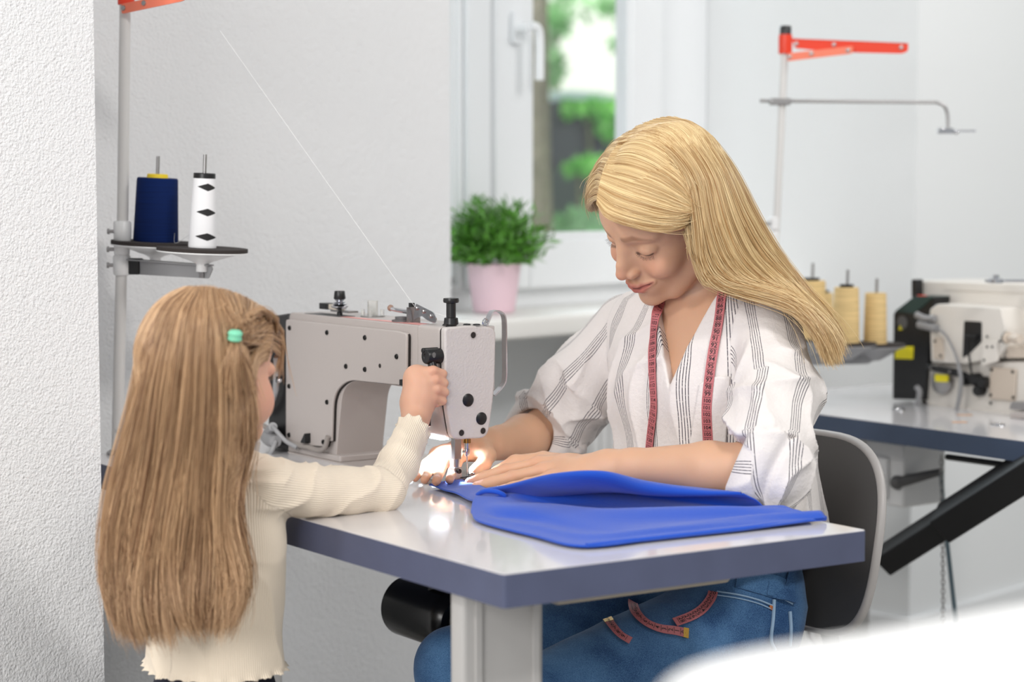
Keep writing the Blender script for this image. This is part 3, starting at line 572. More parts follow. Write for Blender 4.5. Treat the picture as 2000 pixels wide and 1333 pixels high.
# ================================================================== THREAD STANDS
def diamond_spool_mat():
    m = mat('white thread with black lozenges', srgb(236, 236, 238), 0.7); nt = m.node_tree; p = nt.nodes['Principled BSDF']
    at = nt.nodes.new('ShaderNodeAttribute'); at.attribute_name = 'mask'; mx = nt.nodes.new('ShaderNodeMix'); mx.data_type = 'RGBA'
    gt = nt.nodes.new('ShaderNodeMath'); gt.operation = 'GREATER_THAN'; gt.inputs[1].default_value = 0.0
    nt.links.new(at.outputs['Fac'], gt.inputs[0]); nt.links.new(gt.outputs[0], mx.inputs['Factor'])
    mx.inputs[6].default_value = srgb(236, 236, 238); mx.inputs[7].default_value = srgb(28, 27, 28); nt.links.new(mx.outputs[2], p.inputs['Base Color']); return m
def thread_mat(name, c, rough=0.6, sc=900):
    m = mat(name, c, rough, spec=0.2); nt = m.node_tree; p = nt.nodes['Principled BSDF']
    tc = nt.nodes.new('ShaderNodeTexCoord'); mpn = nt.nodes.new('ShaderNodeMapping'); mpn.inputs['Scale'].default_value = (12, 12, sc); n = nt.nodes.new('ShaderNodeTexNoise'); n.inputs['Scale'].default_value = 1
    n.inputs['Distortion'].default_value = 0.4; b = nt.nodes.new('ShaderNodeBump'); b.inputs['Strength'].default_value = 0.5; b.inputs['Distance'].default_value = 0.001
    nt.links.new(tc.outputs['Object'], mpn.inputs[0]); nt.links.new(mpn.outputs[0], n.inputs['Vector']); nt.links.new(n.outputs['Fac'], b.inputs['Height']); nt.links.new(b.outputs[0], p.inputs['Normal'])
    r = nt.nodes.new('ShaderNodeValToRGB'); r.color_ramp.elements[0].position = 0.3; r.color_ramp.elements[1].position = 0.7
    r.color_ramp.elements[0].color = tuple(x*0.78 for x in c[:3])+(1,); r.color_ramp.elements[1].color = tuple(min(1, x*1.12) for x in c[:3])+(1,); nt.links.new(n.outputs['Fac'], r.inputs[0]); nt.links.new(r.outputs[0], p.inputs['Base Color']); return m
Y1 = 3.22; V = np.array
def Z(px, py, Y): return W(px, py, Y)
# stand 1
pb0 = Wz(229, 888, 0.75); Y1 = float(pb0[1])
st = thing('thread_stand', 'white tubular thread stand on the foreground table by the left wall', 'thread stand', pb0)
zt_ = W(245, -25, Y1)[2]
obj('pole', MB().tube([pb0, np.array([W(240, 400, Y1)[0], Y1, W(240, 400, Y1)[2]]), W(245, -40, Y1)], [0.0098, 0.0094, 0.0092], 20), M['pole'], st)
bs = MB().lathe(pb0, [(0.018, 0), (0.018, 0.004), (0.012, 0.008), (0.0001, 0.008)]); obj('base_nut', bs, M['steel'], st)
p = W(236, 840, Y1); obj('collar', MB().lathe(p, [(0.0105, -0.004), (0.0125, -0.003), (0.0125, 0.003), (0.0105, 0.004)]), M['pole'], st)
# clamps
for (px, py, hh, rr, nm) in ((239, 452, 0.034, 0.0145, 'clamp'), (238, 487, 0.020, 0.013, 'clamp'), (238, 518, 0.034, 0.0145, 'clamp')):
    p = W(px, py, Y1); o_ = obj(nm, MB().lathe(p, [(rr*0.85, -hh/2), (rr, -hh/2+0.003), (rr*1.02, 0), (rr, hh/2-0.003), (rr*0.85, hh/2)]), M['white_pl'], st)
    obj('bolt', MB().lathe(p+V([-0.012, -0.004, 0]), [(0.003, 0), (0.003, 0.008), (0.0048, 0.008), (0.0048, 0.012), (0.0001, 0.012)], (-1, -0.1, 0), 12), M['steel'], o_)
# bracket arm
a = W(262, 520, Y1-0.005); b = W(412, 530, Y1-0.06)
ab = b-a; abn = ab/np.linalg.norm(ab); 
BR = frame(a, *(lambda e: (e, np.cross([0, 0, 1.0], e)))(V([abn[0], abn[1], 0])/np.linalg.norm(abn[:2])))
Lb = np.linalg.norm(ab[:2]); dz = ab[2]
br = MB(BR); br.prism(rpoly([(-0.02, 0.012), (Lb, dz+0.010), (Lb+0.004, dz+0.004), (Lb-0.004, dz-0.012), (-0.02, -0.013)], 0.003), -0.0015, 0.0015); br.prism([(-0.02, 0.010), (Lb, dz+0.008), (Lb, dz+0.0105), (-0.02, 0.0125)], -0.010, 0.010)
obj('bracket', br, M['grey_pl'], st, bevel=0.0006)
obj('bracket_end', MB(BR).box((-0.02, -0.006, -0.014), (0.012, 0.012, 0.013)), M['black'], st, bevel=0.003)
def plate(px, py, Y, R, tiltx=0.0, group=None):
    c = W(px, py, Y); ax = V([tiltx, -0.015, 1.0]); ax /= np.linalg.norm(ax)
    pl = MB().lathe(c-ax*0.003, [(0.009, -0.032), (0.009, -0.020), (0.016, -0.016), (R*0.75, -0.003), (R, -0.0005), (R, 0.0012), (0.0001, 0.0012)], ax, 48)
    o_ = obj('plate', pl, M['white_pl'], st, label='white dished spool plate'); obj('foam_pad', MB().lathe(c-ax*0.0018, [(R*0.995, 0), (R*0.995, 0.006), (0.0001, 0.006)], ax, 48), M['foam'], o_)
    obj('nut', MB().lathe(c-ax*0.045, [(0.0045, 0), (0.0045, 0.007), (0.003, 0.007), (0.003, 0.014)], ax, 6), M['steel'], o_); return c, ax, o_
c1_, ax1, pl1 = plate(304, 477, Y1+0.02, 0.074, 0.045)
c2_, ax2, pl2 = plate(395, 489, Y1-0.06, 0.074, 0.045)
def pin(c, ax, h, o_): obj('spool_pin', MB().cyl(c+ax*0.002, c+ax*h, 0.003, seg=14), M['steel'], o_)
pin(c1_, ax1, 0.146, pl1); pin(c2_, ax2, 0.155, pl2)
# spools
def spool(name, label, c, ax, prof, m, core_prof, core_m, coneh=None, group=None, attrs=False):
    t = thing(name, label, 'thread spool', c, group)
    seg = 96 if attrs else 40; mb = MB()
    if attrs:
        pr = []; 
        for (r0, h0), (r1, h1) in zip(prof[:-1], prof[1:]):
            k = max(1, int(abs(h1-h0)/0.0011))
            for i in range(k): pr.append((r0+(r1-r0)*i/k, h0+(h1-h0)*i/k))
        pr.append(prof[-1]); mb.lathe(c, pr, ax, 140)
    else: mb.lathe(c, prof, ax, seg)
    o_ = obj('thread', mb, m, t)
    if core_prof: obj('core', MB().lathe(c, core_prof, ax, 32), core_m, t)
    return t, o_
b1 = c1_+ax1*0.0045
spool('thread_spool', 'large navy blue thread cone with yellow core on the left stand', b1, ax1, [(0.0365, 0), (0.0372, 0.003), (0.0338, 0.1035), (0.032, 0.1055), (0.018, 0.1055)], thread_mat('navy thread', srgb(4, 32, 86), 0.8), [(0.0185, 0.10), (0.0170, 0.111), (0.0155, 0.112), (0.012, 0.112), (0.012, 0.108), (0.0001, 0.108)], M['yellow'])
b2 = c2_+ax2*0.0045
wt, wo = spool('thread_spool', 'slim white thread spool with black lozenge pattern and black cap', b2, ax2, [(0.0222, 0), (0.0228, 0.003), (0.0178, 0.112), (0.017, 0.113)], diamond_spool_mat(), [(0.0180, 0.112), (0.0178, 0.1195), (0.0168, 0.1205), (0.010, 0.1205), (0.010, 0.117), (0.0001, 0.117)], M['black'], attrs=True)
vv = np.empty(len(wo.data.vertices)*3); wo.data.vertices.foreach_get('co', vv); vv = vv.reshape(-1, 3)-b2
hh = vv@ax2; perp = vv-np.outer(hh, ax2); ang = np.arctan2(perp[:, 1], perp[:, 0])
ang0 = math.radians(-62); da = (ang-ang0+PI) % (2*PI)-PI
msk = np.full(len(hh), -1.0)
for hc in (0.018, 0.0575, 0.098):
    for off in (0, PI):
        dd = (da-off+PI) % (2*PI)-PI; msk = np.maximum(msk, 1-np.abs(dd)/0.95-np.abs(hh-hc+dd*0.0008)/0.0062)
at = wo.data.attributes.new('mask', 'FLOAT', 'POINT'); at.data.foreach_set('value', msk.astype(np.float32))
# top arm, partly out of frame
def top_arm(root, pole_pt, dirv, Lr, m=None):
    dirv = np.array(dirv, float); dirv /= np.linalg.norm(dirv); T = frame(pole_pt, dirv, np.cross([0, 0, 1.0], dirv))
    k = MB(T); k.lathe((0, 0, 0), [(0.0135, -0.026), (0.0138, -0.024), (0.0138, 0.012), (0.012, 0.013)], seg=28); k.lathe((0, 0, 0), [(0.0001, 0.0)], seg=8) if False else None
    o_ = obj('arm_socket', k, M['red'], root); obj('end_cap', MB(T).lathe((0, 0, 0.012), [(0.0118, -0.004), (0.0118, 0.016), (0.0105, 0.0185), (0.0001, 0.0185)], seg=24), M['black'], o_)
    b_ = MB(T); b_.prism(rpoly([(0.012, 0.004), (Lr, -0.006), (Lr, -0.022), (Lr-0.012, -0.027), (0.10, -0.023), (0.02, -0.015)], 0.004), -0.0015, 0.0015); b_.prism([(0.012, 0.0025), (Lr, -0.0085), (Lr, -0.006), (0.012, 0.005)], -0.0015, 0.012)
    ro = obj('red_arm', b_, M['red'], root, label='orange-red sheet metal arm')
    s_ = MB(T); s_.prism(rpoly([(0.004, -0.026), (0.135, -0.012), (0.135, -0.026), (0.128, -0.028), (0.004, -0.042)], 0.003), -0.016, -0.013); so_ = obj('brace', s_, mat('worn pale red metal', srgb(240, 128, 100), 0.4), ro)
    for x_, z_, y_ in ((0.022, -0.006, -0.0016), (0.098, -0.008, -0.0016), (Lr-0.014, -0.015, -0.0016), (0.0515, -0.027, -0.0162), (0.125, -0.021, -0.0162), (0.008, -0.033, -0.0162)): obj('rivet', MB(T).lathe((x_, y_, z_), [(0.0045, 0), (0.004, 0.0015), (0.0001, 0.002)], (0, -1, 0), 14), M['steel'], ro)
top_arm(st, W(246, -22, Y1), (0.86, -0.5, 0), 0.26)
# thread from the arm to the machine
th = bez([W(430, 60, Y1-0.1), W(560, 250, Y1-0.2), W(700, 450, 3.02), (MT@V([-0.132, 0.034, HT+0.024, 1]))[:3], (MT@V([-0.08, 0.036, HT+0.010, 1]))[:3], (MT@V([-0.01, 0.072, HT+0.010, 1]))[:3]], 60)
P3 = [W(250, -20, Y1-0.05), W(430, 60, Y1-0.1)]+[(MT@V([-0.132, 0.034, HT+0.024, 1]))[:3]]
th2 = MB().tube([W(430, 60, 3.12), (MT@V([-0.132, 0.034, HT+0.024, 1]))[:3], (MT@V([-0.06, 0.040, HT+0.014, 1]))[:3], (MT@V([-0.004, 0.076, HT+0.008, 1]))[:3]], 0.00022, 6)
solo('thread', th2, mat('white thread strand', srgb(245, 245, 245), 0.6), 'fine white thread running down past the wall to the machine', 'thread')
obj('trailing_thread', MB().tube(bez([b2+V([-0.02, -0.012, 0.02]), c2_+V([-0.04, -0.02, 0.012]), b1+V([0.035, -0.02, 0.014])], 12), 0.0003, 5), mat('grey strand', srgb(170, 170, 172), 0.6), wt)

# stand 2 (behind the woman)
Y2 = 4.0
st2 = thing('thread_stand', 'tall grey thread stand with bent rod, behind the woman near the right table', 'thread stand', V([W(1500, 800, Y2)[0], Y2, 0.75]))
ptop = W(1534, 72, Y2)
pbx = W(1507, 640, Y2); zb_ = 0.75
obj('pole', MB().tube([V([W(1498, 800, Y2)[0], Y2, 0.75]), pbx, ptop], 0.0075, 18), M['pole'], st2)
# fine-scaled top arm
_s = 1.0
top_arm(st2, W(1534, 80, Y2), (1, -0.08, 0), 0.247)
q = W(1522, 199, Y2); rodc = M['steel']
ro_ = obj('guide_rod', MB().tube([W(1484, 197, Y2), W(1820, 200, Y2-0.01)]+bez([W(1828, 200, Y2-0.01), W(1843, 206, Y2-0.01), W(1850, 222, Y2-0.01), W(1851, 250, Y2-0.01)], 8), 0.0036, 10), rodc, st2)
obj('rod_clamp', MB().box((q[0]-0.020, Y2-0.014, q[2]-0.007), (q[0]+0.022, Y2+0.012, q[2]+0.007)), M['steel'], ro_, bevel=0.002)
q = W(1850, 256, Y2-0.01); obj('rod_end', MB().box((q[0]-0.020, q[1]-0.006, q[2]-0.006), (q[0]+0.012, q[1]+0.006, q[2]+0.006)), M['chrome'], ro_, bevel=0.001)
obj('rod_needle', MB().tube([q+V([0.01, 0, 0.0]), q+V([0.058, 0, 0])], 0.0022, 8).ball(q+V([0.018, 0, -0.002]), 0.0055, 12), M['chrome'], ro_)
for py in (437, 465):
    q = W(1512, py, Y2); o_ = obj('clamp', MB().lathe(q, [(0.009, -0.013), (0.011, -0.011), (0.011, 0.011), (0.009, 0.013)]), M['white_pl'], st2); obj('bolt', MB().cyl(q+V([-0.008, -0.006, 0]), q+V([-0.024, -0.008, 0]), 0.0035, seg=10), M['steel'], o_)
# cones on the second stand
beige = thread_mat('beige thread', srgb(226, 196, 140), 0.7, 500)
for px, pyb, w_, h_, pinh, Yq, core, lab in ((1584, 660, 60, 112, 34, 4.06, True, 'beige thread cone nearest the hair, partly hidden by hair tips'), (1607, 662, 42, 90, 20, 4.22, True, 'small beige thread cone behind, between the two left cones'), (1652, 669, 53, 108, 34, 3.92, True, 'large beige thread cone with black cap, middle of the plate'), (1709, 671, 46, 99, 28, 3.96, False, 'beige thread cone without cap beside the black housing')):
    sc = Yq/FPX; c = W(px, pyb, Yq); R = w_*sc/2; H = h_*sc
    t, o_ = spool('thread_spool', lab, c, (0.0, 0, 1), [(R, 0), (R*1.0, 0.002), (R*0.90, H-0.003), (R*0.86, H), (R*0.3, H)], beige, [(R*0.5, H-0.004), (R*0.52, H+0.006), (0.0001, H+0.006)] if core else None, M['black'], group=None)
    obj('spool_pin', MB().cyl(c+V([0, 0, 0]), c+V([0.002, 0, H+pinh*sc]), 0.003, seg=10), M['steel'], st2)
    obj('plate', MB().lathe(c-V([0, 0, 0.0065]), [(0.0001, -0.03), (0.012, -0.028), (0.05, -0.004), (0.062, 0), (0.062, 0.002), (0.0001, 0.002)], seg=40), M['grey_pl'], st2)
    obj('foam_pad', MB().lathe(c-V([0, 0, 0.0043]), [(0.0615, 0), (0.0615, 0.004), (0.0001, 0.004)], seg=40), M['foam'], st2)
q1, q2 = W(1500, 700, 4.0), W(1705, 700, 3.95)
obj('bracket', MB().prism(rpoly([(q1[0], q1[2]+0.012), (q2[0], q2[2]+0.012), (q2[0]+0.004, q2[2]-0.004), (q2[0]-0.01, q2[2]-0.012), (q1[0], q1[2]-0.012)], 0.004), 3.95, 3.956), M['grey_pl'], st2)
# ================================================================== IMPLICIT SURFACES (bodies and cloth)
def smin(a, b, k):
    h = np.clip(0.5+0.5*(b-a)/k, 0, 1); return b*(1-h)+a*h-k*h*(1-h)
def smax(a, b, k): return -smin(-a, -b, k)
def s_cone(p, a, b, ra, rb):          # tapered round limb
    a = np.asarray(a, float); b = np.asarray(b, float); ba = b-a; pa = p-a; L2 = ba@ba
    t = np.clip(pa@ba/L2, 0, 1); d = pa-t[:, None]*ba; return np.sqrt((d*d).sum(1))-(ra+(rb-ra)*t)
def s_ell(p, c, r, R=None):           # ellipsoid; R columns = axes
    q = p-np.asarray(c, float)
    if R is not None: q = q@R
    r = np.asarray(r, float); k0 = np.sqrt(((q/r)**2).sum(1)); k1 = np.sqrt(((q/r**2)**2).sum(1))+1e-9; return k0*(k0-1)/k1
def s_chain(p, pts, rs, k=0.0):
    d = None
    for i in range(len(pts)-1):
        e = s_cone(p, pts[i], pts[i+1], rs[i], rs[i+1]); d = e if d is None else (np.minimum(d, e) if k == 0 else smin(d, e, k))
    return d
def s_box(p, c, h, R=None, r=0.005):
    q = p-np.asarray(c, float)
    if R is not None: q = q@R
    q = np.abs(q)-(np.asarray(h)-r); return np.sqrt((np.maximum(q, 0)**2).sum(1))+np.minimum(q.max(1), 0)-r
def s_plane(p, c, n): n = np.asarray(n, float); n = n/np.linalg.norm(n); return (p-np.asarray(c))@n
def sdf_mesh(f, lo, hi, h, band=1.9):
    lo = np.array(lo, float); hi = np.array(hi, float); cs = 4
    nb = np.ceil((hi-lo)/(h*cs)).astype(int); n = nb*cs+1
    ax = [lo[i]+h*cs*(np.arange(nb[i])+0.5) for i in range(3)]
    G = np.stack(np.meshgrid(*ax, indexing='ij'), -1).reshape(-1, 3)
    dc = np.concatenate([f(g) for g in np.array_split(G, max(1, len(G)//200000))]).reshape(nb)
    act = np.argwhere(np.abs(dc) < h*cs*band*0.9)
    D = np.repeat(np.repeat(np.repeat(np.where(dc < 0, -1.0, 1.0).astype(np.float32), cs, 0), cs, 1), cs, 2)
    D = np.pad(D, ((0, 1), (0, 1), (0, 1)), mode='edge')
    need = np.zeros(n, bool)
    for i in range(cs+1):
        for j in range(cs+1):
            for k in range(cs+1): need[act[:, 0]*cs+i, act[:, 1]*cs+j, act[:, 2]*cs+k] = True
    idx = np.argwhere(need); out = np.empty(len(idx), np.float32)
    for s in range(0, len(idx), 250000): out[s:s+250000] = f(lo+idx[s:s+250000]*h)
    D[need] = out
    S = D < 0; n = np.array(D.shape); cn = n-1
    ids = np.full(int(np.prod(cn)), -1, np.int64); acc = []; quads = []
    cells_all = []; pts_all = []; edges = []
    for a in range(3):
        sl0 = [slice(None)]*3; sl1 = [slice(None)]*3; sl0[a] = slice(0, -1); sl1[a] = slice(1, None)
        E = np.argwhere(S[tuple(sl0)] != S[tuple(sl1)])
        b, c = (a+1) % 3, (a+2) % 3
        E = E[(E[:, b] > 0) & (E[:, c] > 0) & (E[:, b] < cn[b]) & (E[:, c] < cn[c])]
        E1 = E.copy(); E1[:, a] += 1
        d0 = D[E[:, 0], E[:, 1], E[:, 2]]; d1 = D[E1[:, 0], E1[:, 1], E1[:, 2]]; t = d0/(d0-d1+1e-12)
        P = E.astype(float); P[:, a] += t
        cc = []
        for (ob, oc) in ((-1, -1), (0, -1), (0, 0), (-1, 0)):
            q = E.copy(); q[:, b] += ob; q[:, c] += oc; ci = (q[:, 0]*cn[1]+q[:, 1])*cn[2]+q[:, 2]; cc.append(ci); cells_all.append(ci); pts_all.append(P)
        Q = np.stack(cc, 1); flip = d0 > 0; Q[flip] = Q[flip][:, ::-1]; quads.append(Q)
    ca = np.concatenate(cells_all); pa = np.concatenate(pts_all); u, invx = np.unique(ca, return_inverse=True)
    cnt = np.bincount(invx); V = np.stack([np.bincount(invx, pa[:, i])/cnt for i in range(3)], 1)
    F = np.searchsorted(u, np.concatenate(quads)); V = lo+V*h
    # two projection steps on to the surface
    return V, F
def smooth_mesh(V, F, it=1, lam=0.5):
    e = np.concatenate([F[:, [0, 1]], F[:, [1, 2]], F[:, [2, 3]], F[:, [3, 0]]]); e = np.concatenate([e, e[:, ::-1]])
    deg = np.bincount(e[:, 0], minlength=len(V))[:, None]+1e-9
    for _ in range(it):
        s = np.stack([np.bincount(e[:, 0], V[e[:, 1], i], minlength=len(V)) for i in range(3)], 1); V = V+(s/deg-V)*lam
    return V
def addsdf(name, f, lo, hi, h, m, parent=None, it=1, attrf=None, label=None):
    V, F = sdf_mesh(f, lo, hi, h); V = smooth_mesh(V, F, it, 0.5)
    at = attrf(V) if attrf else None
    o = addmesh(name, V, F, m, parent, smooth='all', attrs=at)
    if label: o['label'] = label
    return o
# smooth value noise for folds
_perm = np.random.default_rng(3).random((16, 16, 16))
def vnoise(p, s):
    q = p*s; i = np.floor(q).astype(int); f_ = q-i; f_ = f_*f_*(3-2*f_); r = 0
    for dx in (0, 1):
        for dy in (0, 1):
            for dz in (0, 1):
                w = (f_[:, 0] if dx else 1-f_[:, 0])*(f_[:, 1] if dy else 1-f_[:, 1])*(f_[:, 2] if dz else 1-f_[:, 2])
                r = r+w*_perm[(i[:, 0]+dx) % 16, (i[:, 1]+dy) % 16, (i[:, 2]+dz) % 16]
    return r*2-1
def sstep(x, a, b): t = np.clip((x-a)/(b-a), 0, 1); return t*t*(3-2*t)
# ================================================================== PEOPLE: shared
def skin_mat(name):
    m = bpy.data.materials.new(name); m.use_nodes = True; nt = m.node_tree; p = nt.nodes['Principled BSDF']
    a = nt.nodes.new('ShaderNodeAttribute'); a.attribute_name = 'col'; nt.links.new(a.outputs['Color'], p.inputs['Base Color'])
    p.inputs['Roughness'].default_value = 0.48; p.inputs['Specular IOR Level'].default_value = 0.35
    p.inputs['Subsurface Weight'].default_value = 0.25; p.inputs['Subsurface Radius'].default_value = (0.010, 0.004, 0.002); p.inputs['Subsurface Scale'].default_value = 1.0
    tc = nt.nodes.new('ShaderNodeTexCoord'); n = nt.nodes.new('ShaderNodeTexNoise'); n.inputs['Scale'].default_value = 700; b = nt.nodes.new('ShaderNodeBump'); b.inputs['Strength'].default_value = 0.12; b.inputs['Distance'].default_value = 0.001
    nt.links.new(tc.outputs['Object'], n.inputs['Vector']); nt.links.new(n.outputs['Fac'], b.inputs['Height']); nt.links.new(b.outputs[0], p.inputs['Normal']); return m
M['skin'] = skin_mat('fair skin')
def hairmat(name, c1, c2, rough=0.35):
    m = bpy.data.materials.new(name); m.use_nodes = True; nt = m.node_tree; p = nt.nodes['Principled BSDF']
    a = nt.nodes.new('ShaderNodeAttribute'); a.attribute_name = 'tone'; r = nt.nodes.new('ShaderNodeValToRGB')
    r.color_ramp.elements[0].color = c1; r.color_ramp.elements[1].color = c2
    nt.links.new(a.outputs['Fac'], r.inputs[0]); nt.links.new(r.outputs[0], p.inputs['Base Color'])
    p.inputs['Roughness'].default_value = rough; p.inputs['Specular IOR Level'].default_value = 0.55; return m
def spl(P, t):       # catmull-rom of array P (n,...) at params t in [0,1]
    P = np.asarray(P, float); n = len(P); E = np.concatenate([[2*P[0]-P[1]], P, [2*P[-1]-P[-2]]]); x = np.clip(t, 0, 1)*(n-1); i = np.minimum(x.astype(int), n-2); f = x-i
    f = f.reshape(f.shape+(1,)*(P.ndim-1)); a, b, c, d = E[i], E[i+1], E[i+2], E[i+3]
    return 0.5*((2*b)+(c-a)*f+(2*a-5*b+4*c-d)*f*f+(3*b-a-3*c+d)*f**3)
def gw(G): return np.array([[W(*q) for q in g] for g in G])     # guides of (px,py,Y)
def strands(G, n, K=22, jit=0.003, clump=0.004, nclump=40, fly=0.02, tip=1.0, wave=0.0, lenv=0.06, seed=1, root0=0.0):
    r = np.random.default_rng(seed); Gd = np.array([spl(g, np.linspace(0, 1, K)) for g in G])      # (ng,K,3)
    cu = np.sort(r.random(nclump)); u = r.random(n); ci = np.argmin(np.abs(u[:, None]-cu[None]), 1)
    tt = np.linspace(0, 1, K)
    S = spl(Gd, u)                                                # (n,K,3)
    Cc = spl(Gd, cu)+r.normal(size=(nclump, 1, 3))*clump*(0.35+tt[None, :, None])
    w = (0.25+0.45*tt)[None, :, None]; S = S*(1-w)+Cc[ci]*w+(S-S)*0
    ph = r.random((nclump, 3))*6.28; fr = 3+4*r.random((nclump, 1)); wv = np.sin(tt[None, :, None]*fr[:, :, None]*2+ph[:, None, :])*wave*tt[None, :, None]**1.2; S = S+wv[ci]
    off = r.normal(size=(n, 1, 3)); S = S+off*jit*(0.35+0.65*tt[None, :, None])
    fl = r.random(n) < fly; d2 = r.normal(size=(n, 1, 3))*0.011; S[fl] = S[fl]+(d2*tt[None, :, None]**1.5)[fl]
    L_ = 1-np.abs(r.normal(size=n))*lenv; L_ = np.clip(L_, 0.55, 1)
    S2 = np.empty_like(S); x = tt[None]*L_[:, None]*(K-1); i = np.minimum(x.astype(int), K-2); f = (x-i)[..., None]; ar = np.arange(n)[:, None]; S2 = S[ar, i]*(1-f)+S[ar, i+1]*f
    tone = np.clip(0.5+0.22*r.normal(size=n)+0.22*(r.random(nclump)[ci]*2-1), 0, 1)
    return S2, tone
def push(S, f, off=0.002, it=3):      # keep strands outside a body
    sh = S[0].shape; P = S[0].reshape(-1, 3).copy(); lift = off*(0.3+1.4*np.random.default_rng(5).random(sh[0])).repeat(sh[1])
    for _ in range(it):
        v = f(P); m_ = v < lift
        if not m_.any(): break
        q = P[m_]; e = 0.002; g = np.stack([f(q+np.eye(3)[i]*e)-f(q-np.eye(3)[i]*e) for i in range(3)], 1); g /= np.linalg.norm(g, axis=1)[:, None]+1e-9
        P[m_] = q+g*(lift[m_]-v[m_])[:, None]
    return P.reshape(sh), S[1]
def hair_obj(name, sets, rad, m, parent, taper=0.35):
    S = [s for s, t in sets]; n = sum(len(s) for s in S); K = S[0].shape[1]
    hc = bpy.data.hair_curves.new(name); hc.add_curves([K]*n); P = np.concatenate(S).reshape(-1, 3).astype(np.float32)
    hc.points.foreach_set('position', P.ravel()); tone = np.concatenate([t for s, t in sets]).astype(np.float32)
    rr = np.tile(rad*np.concatenate([np.full(K-4, 1.0), np.linspace(1, taper, 4)]), n).astype(np.float32)
    hc.points.foreach_set('radius', rr)
    at = hc.attributes.new('tone', 'FLOAT', 'CURVE'); at.data.foreach_set('value', tone)
    o = bpy.data.objects.new(name, hc); C.objects.link(o); hc.materials.append(m)
    if parent is not None: o.parent = parent; o.matrix_parent_inverse = parent.matrix_basis.inverted()
    return o
def loft(name, G, m, parent, nu=24, nv=40, inset=0.0, close=False):
    Gd = np.array([spl(g, np.linspace(0, 1, nv)) for g in G]); P = spl(Gd, np.linspace(0, 1, nu)); V_ = P.reshape(-1, 3)
    F = [(i*nv+j, i*nv+j+1, (i+1)*nv+j+1, (i+1)*nv+j) for i in range(nu-1) for j in range(nv-1)]
    return addmesh(name, V_, F, m, parent, smooth='all')
SK = np.array(srgb(212, 168, 138)[:3]); SKR = np.array(srgb(204, 134, 112)[:3]); LIP = np.array(srgb(186, 104, 94)[:3]); BRW = np.array(srgb(146, 104, 76)[:3])
def mixc(c, d, w): return c*(1-w[:, None])+np.asarray(d)*w[:, None]
def hand_sdf(p, wrist, fingers, thumb, rw=0.024, rf=0.0078, palm_r=0.0135):
    # fingers: list of 4-point chains from knuckle to tip
    d = None; mc = [f[0] for f in fingers]
    for i, f in enumerate(fingers):
        base = wrist*0.85+f[0]*0.15+ (f[0]-np.mean(mc, 0))*0.25
        e = s_cone(p, base, f[0], palm_r*0.95, palm_r*0.80); d = e if d is None else smin(d, e, 0.012)
    for a, b in zip(mc[:-1], mc[1:]): d = smin(d, s_cone(p, a*0.6+wrist*0.4, b*0.6+wrist*0.4, palm_r, palm_r), 0.012)
    d = smin(d, s_cone(p, wrist, np.mean(mc, 0)*0.35+wrist*0.65, rw*0.8, palm_r*1.15), 0.018)
    fd = None
    sc = [1.0, 1.04, 0.98, 0.86]
    for f, s in zip(fingers, sc):
        r = rf*s; e = s_chain(p, f, [r*1.16, r*1.08, r*0.98, r*0.84], 0.003); e = smin(e, s_cone(p, f[1], f[1]+1e-4, r*1.14, r*1.14), 0.003); fd = e if fd is None else smin(fd, e, 0.0016)
    d = smin(d, fd, 0.0065)
    r = rf*1.15; e = s_chain(p, thumb, [r*1.7, r*1.3, r*1.18, r*0.95], 0.006); d = smin(d, e, 0.009)
    return d
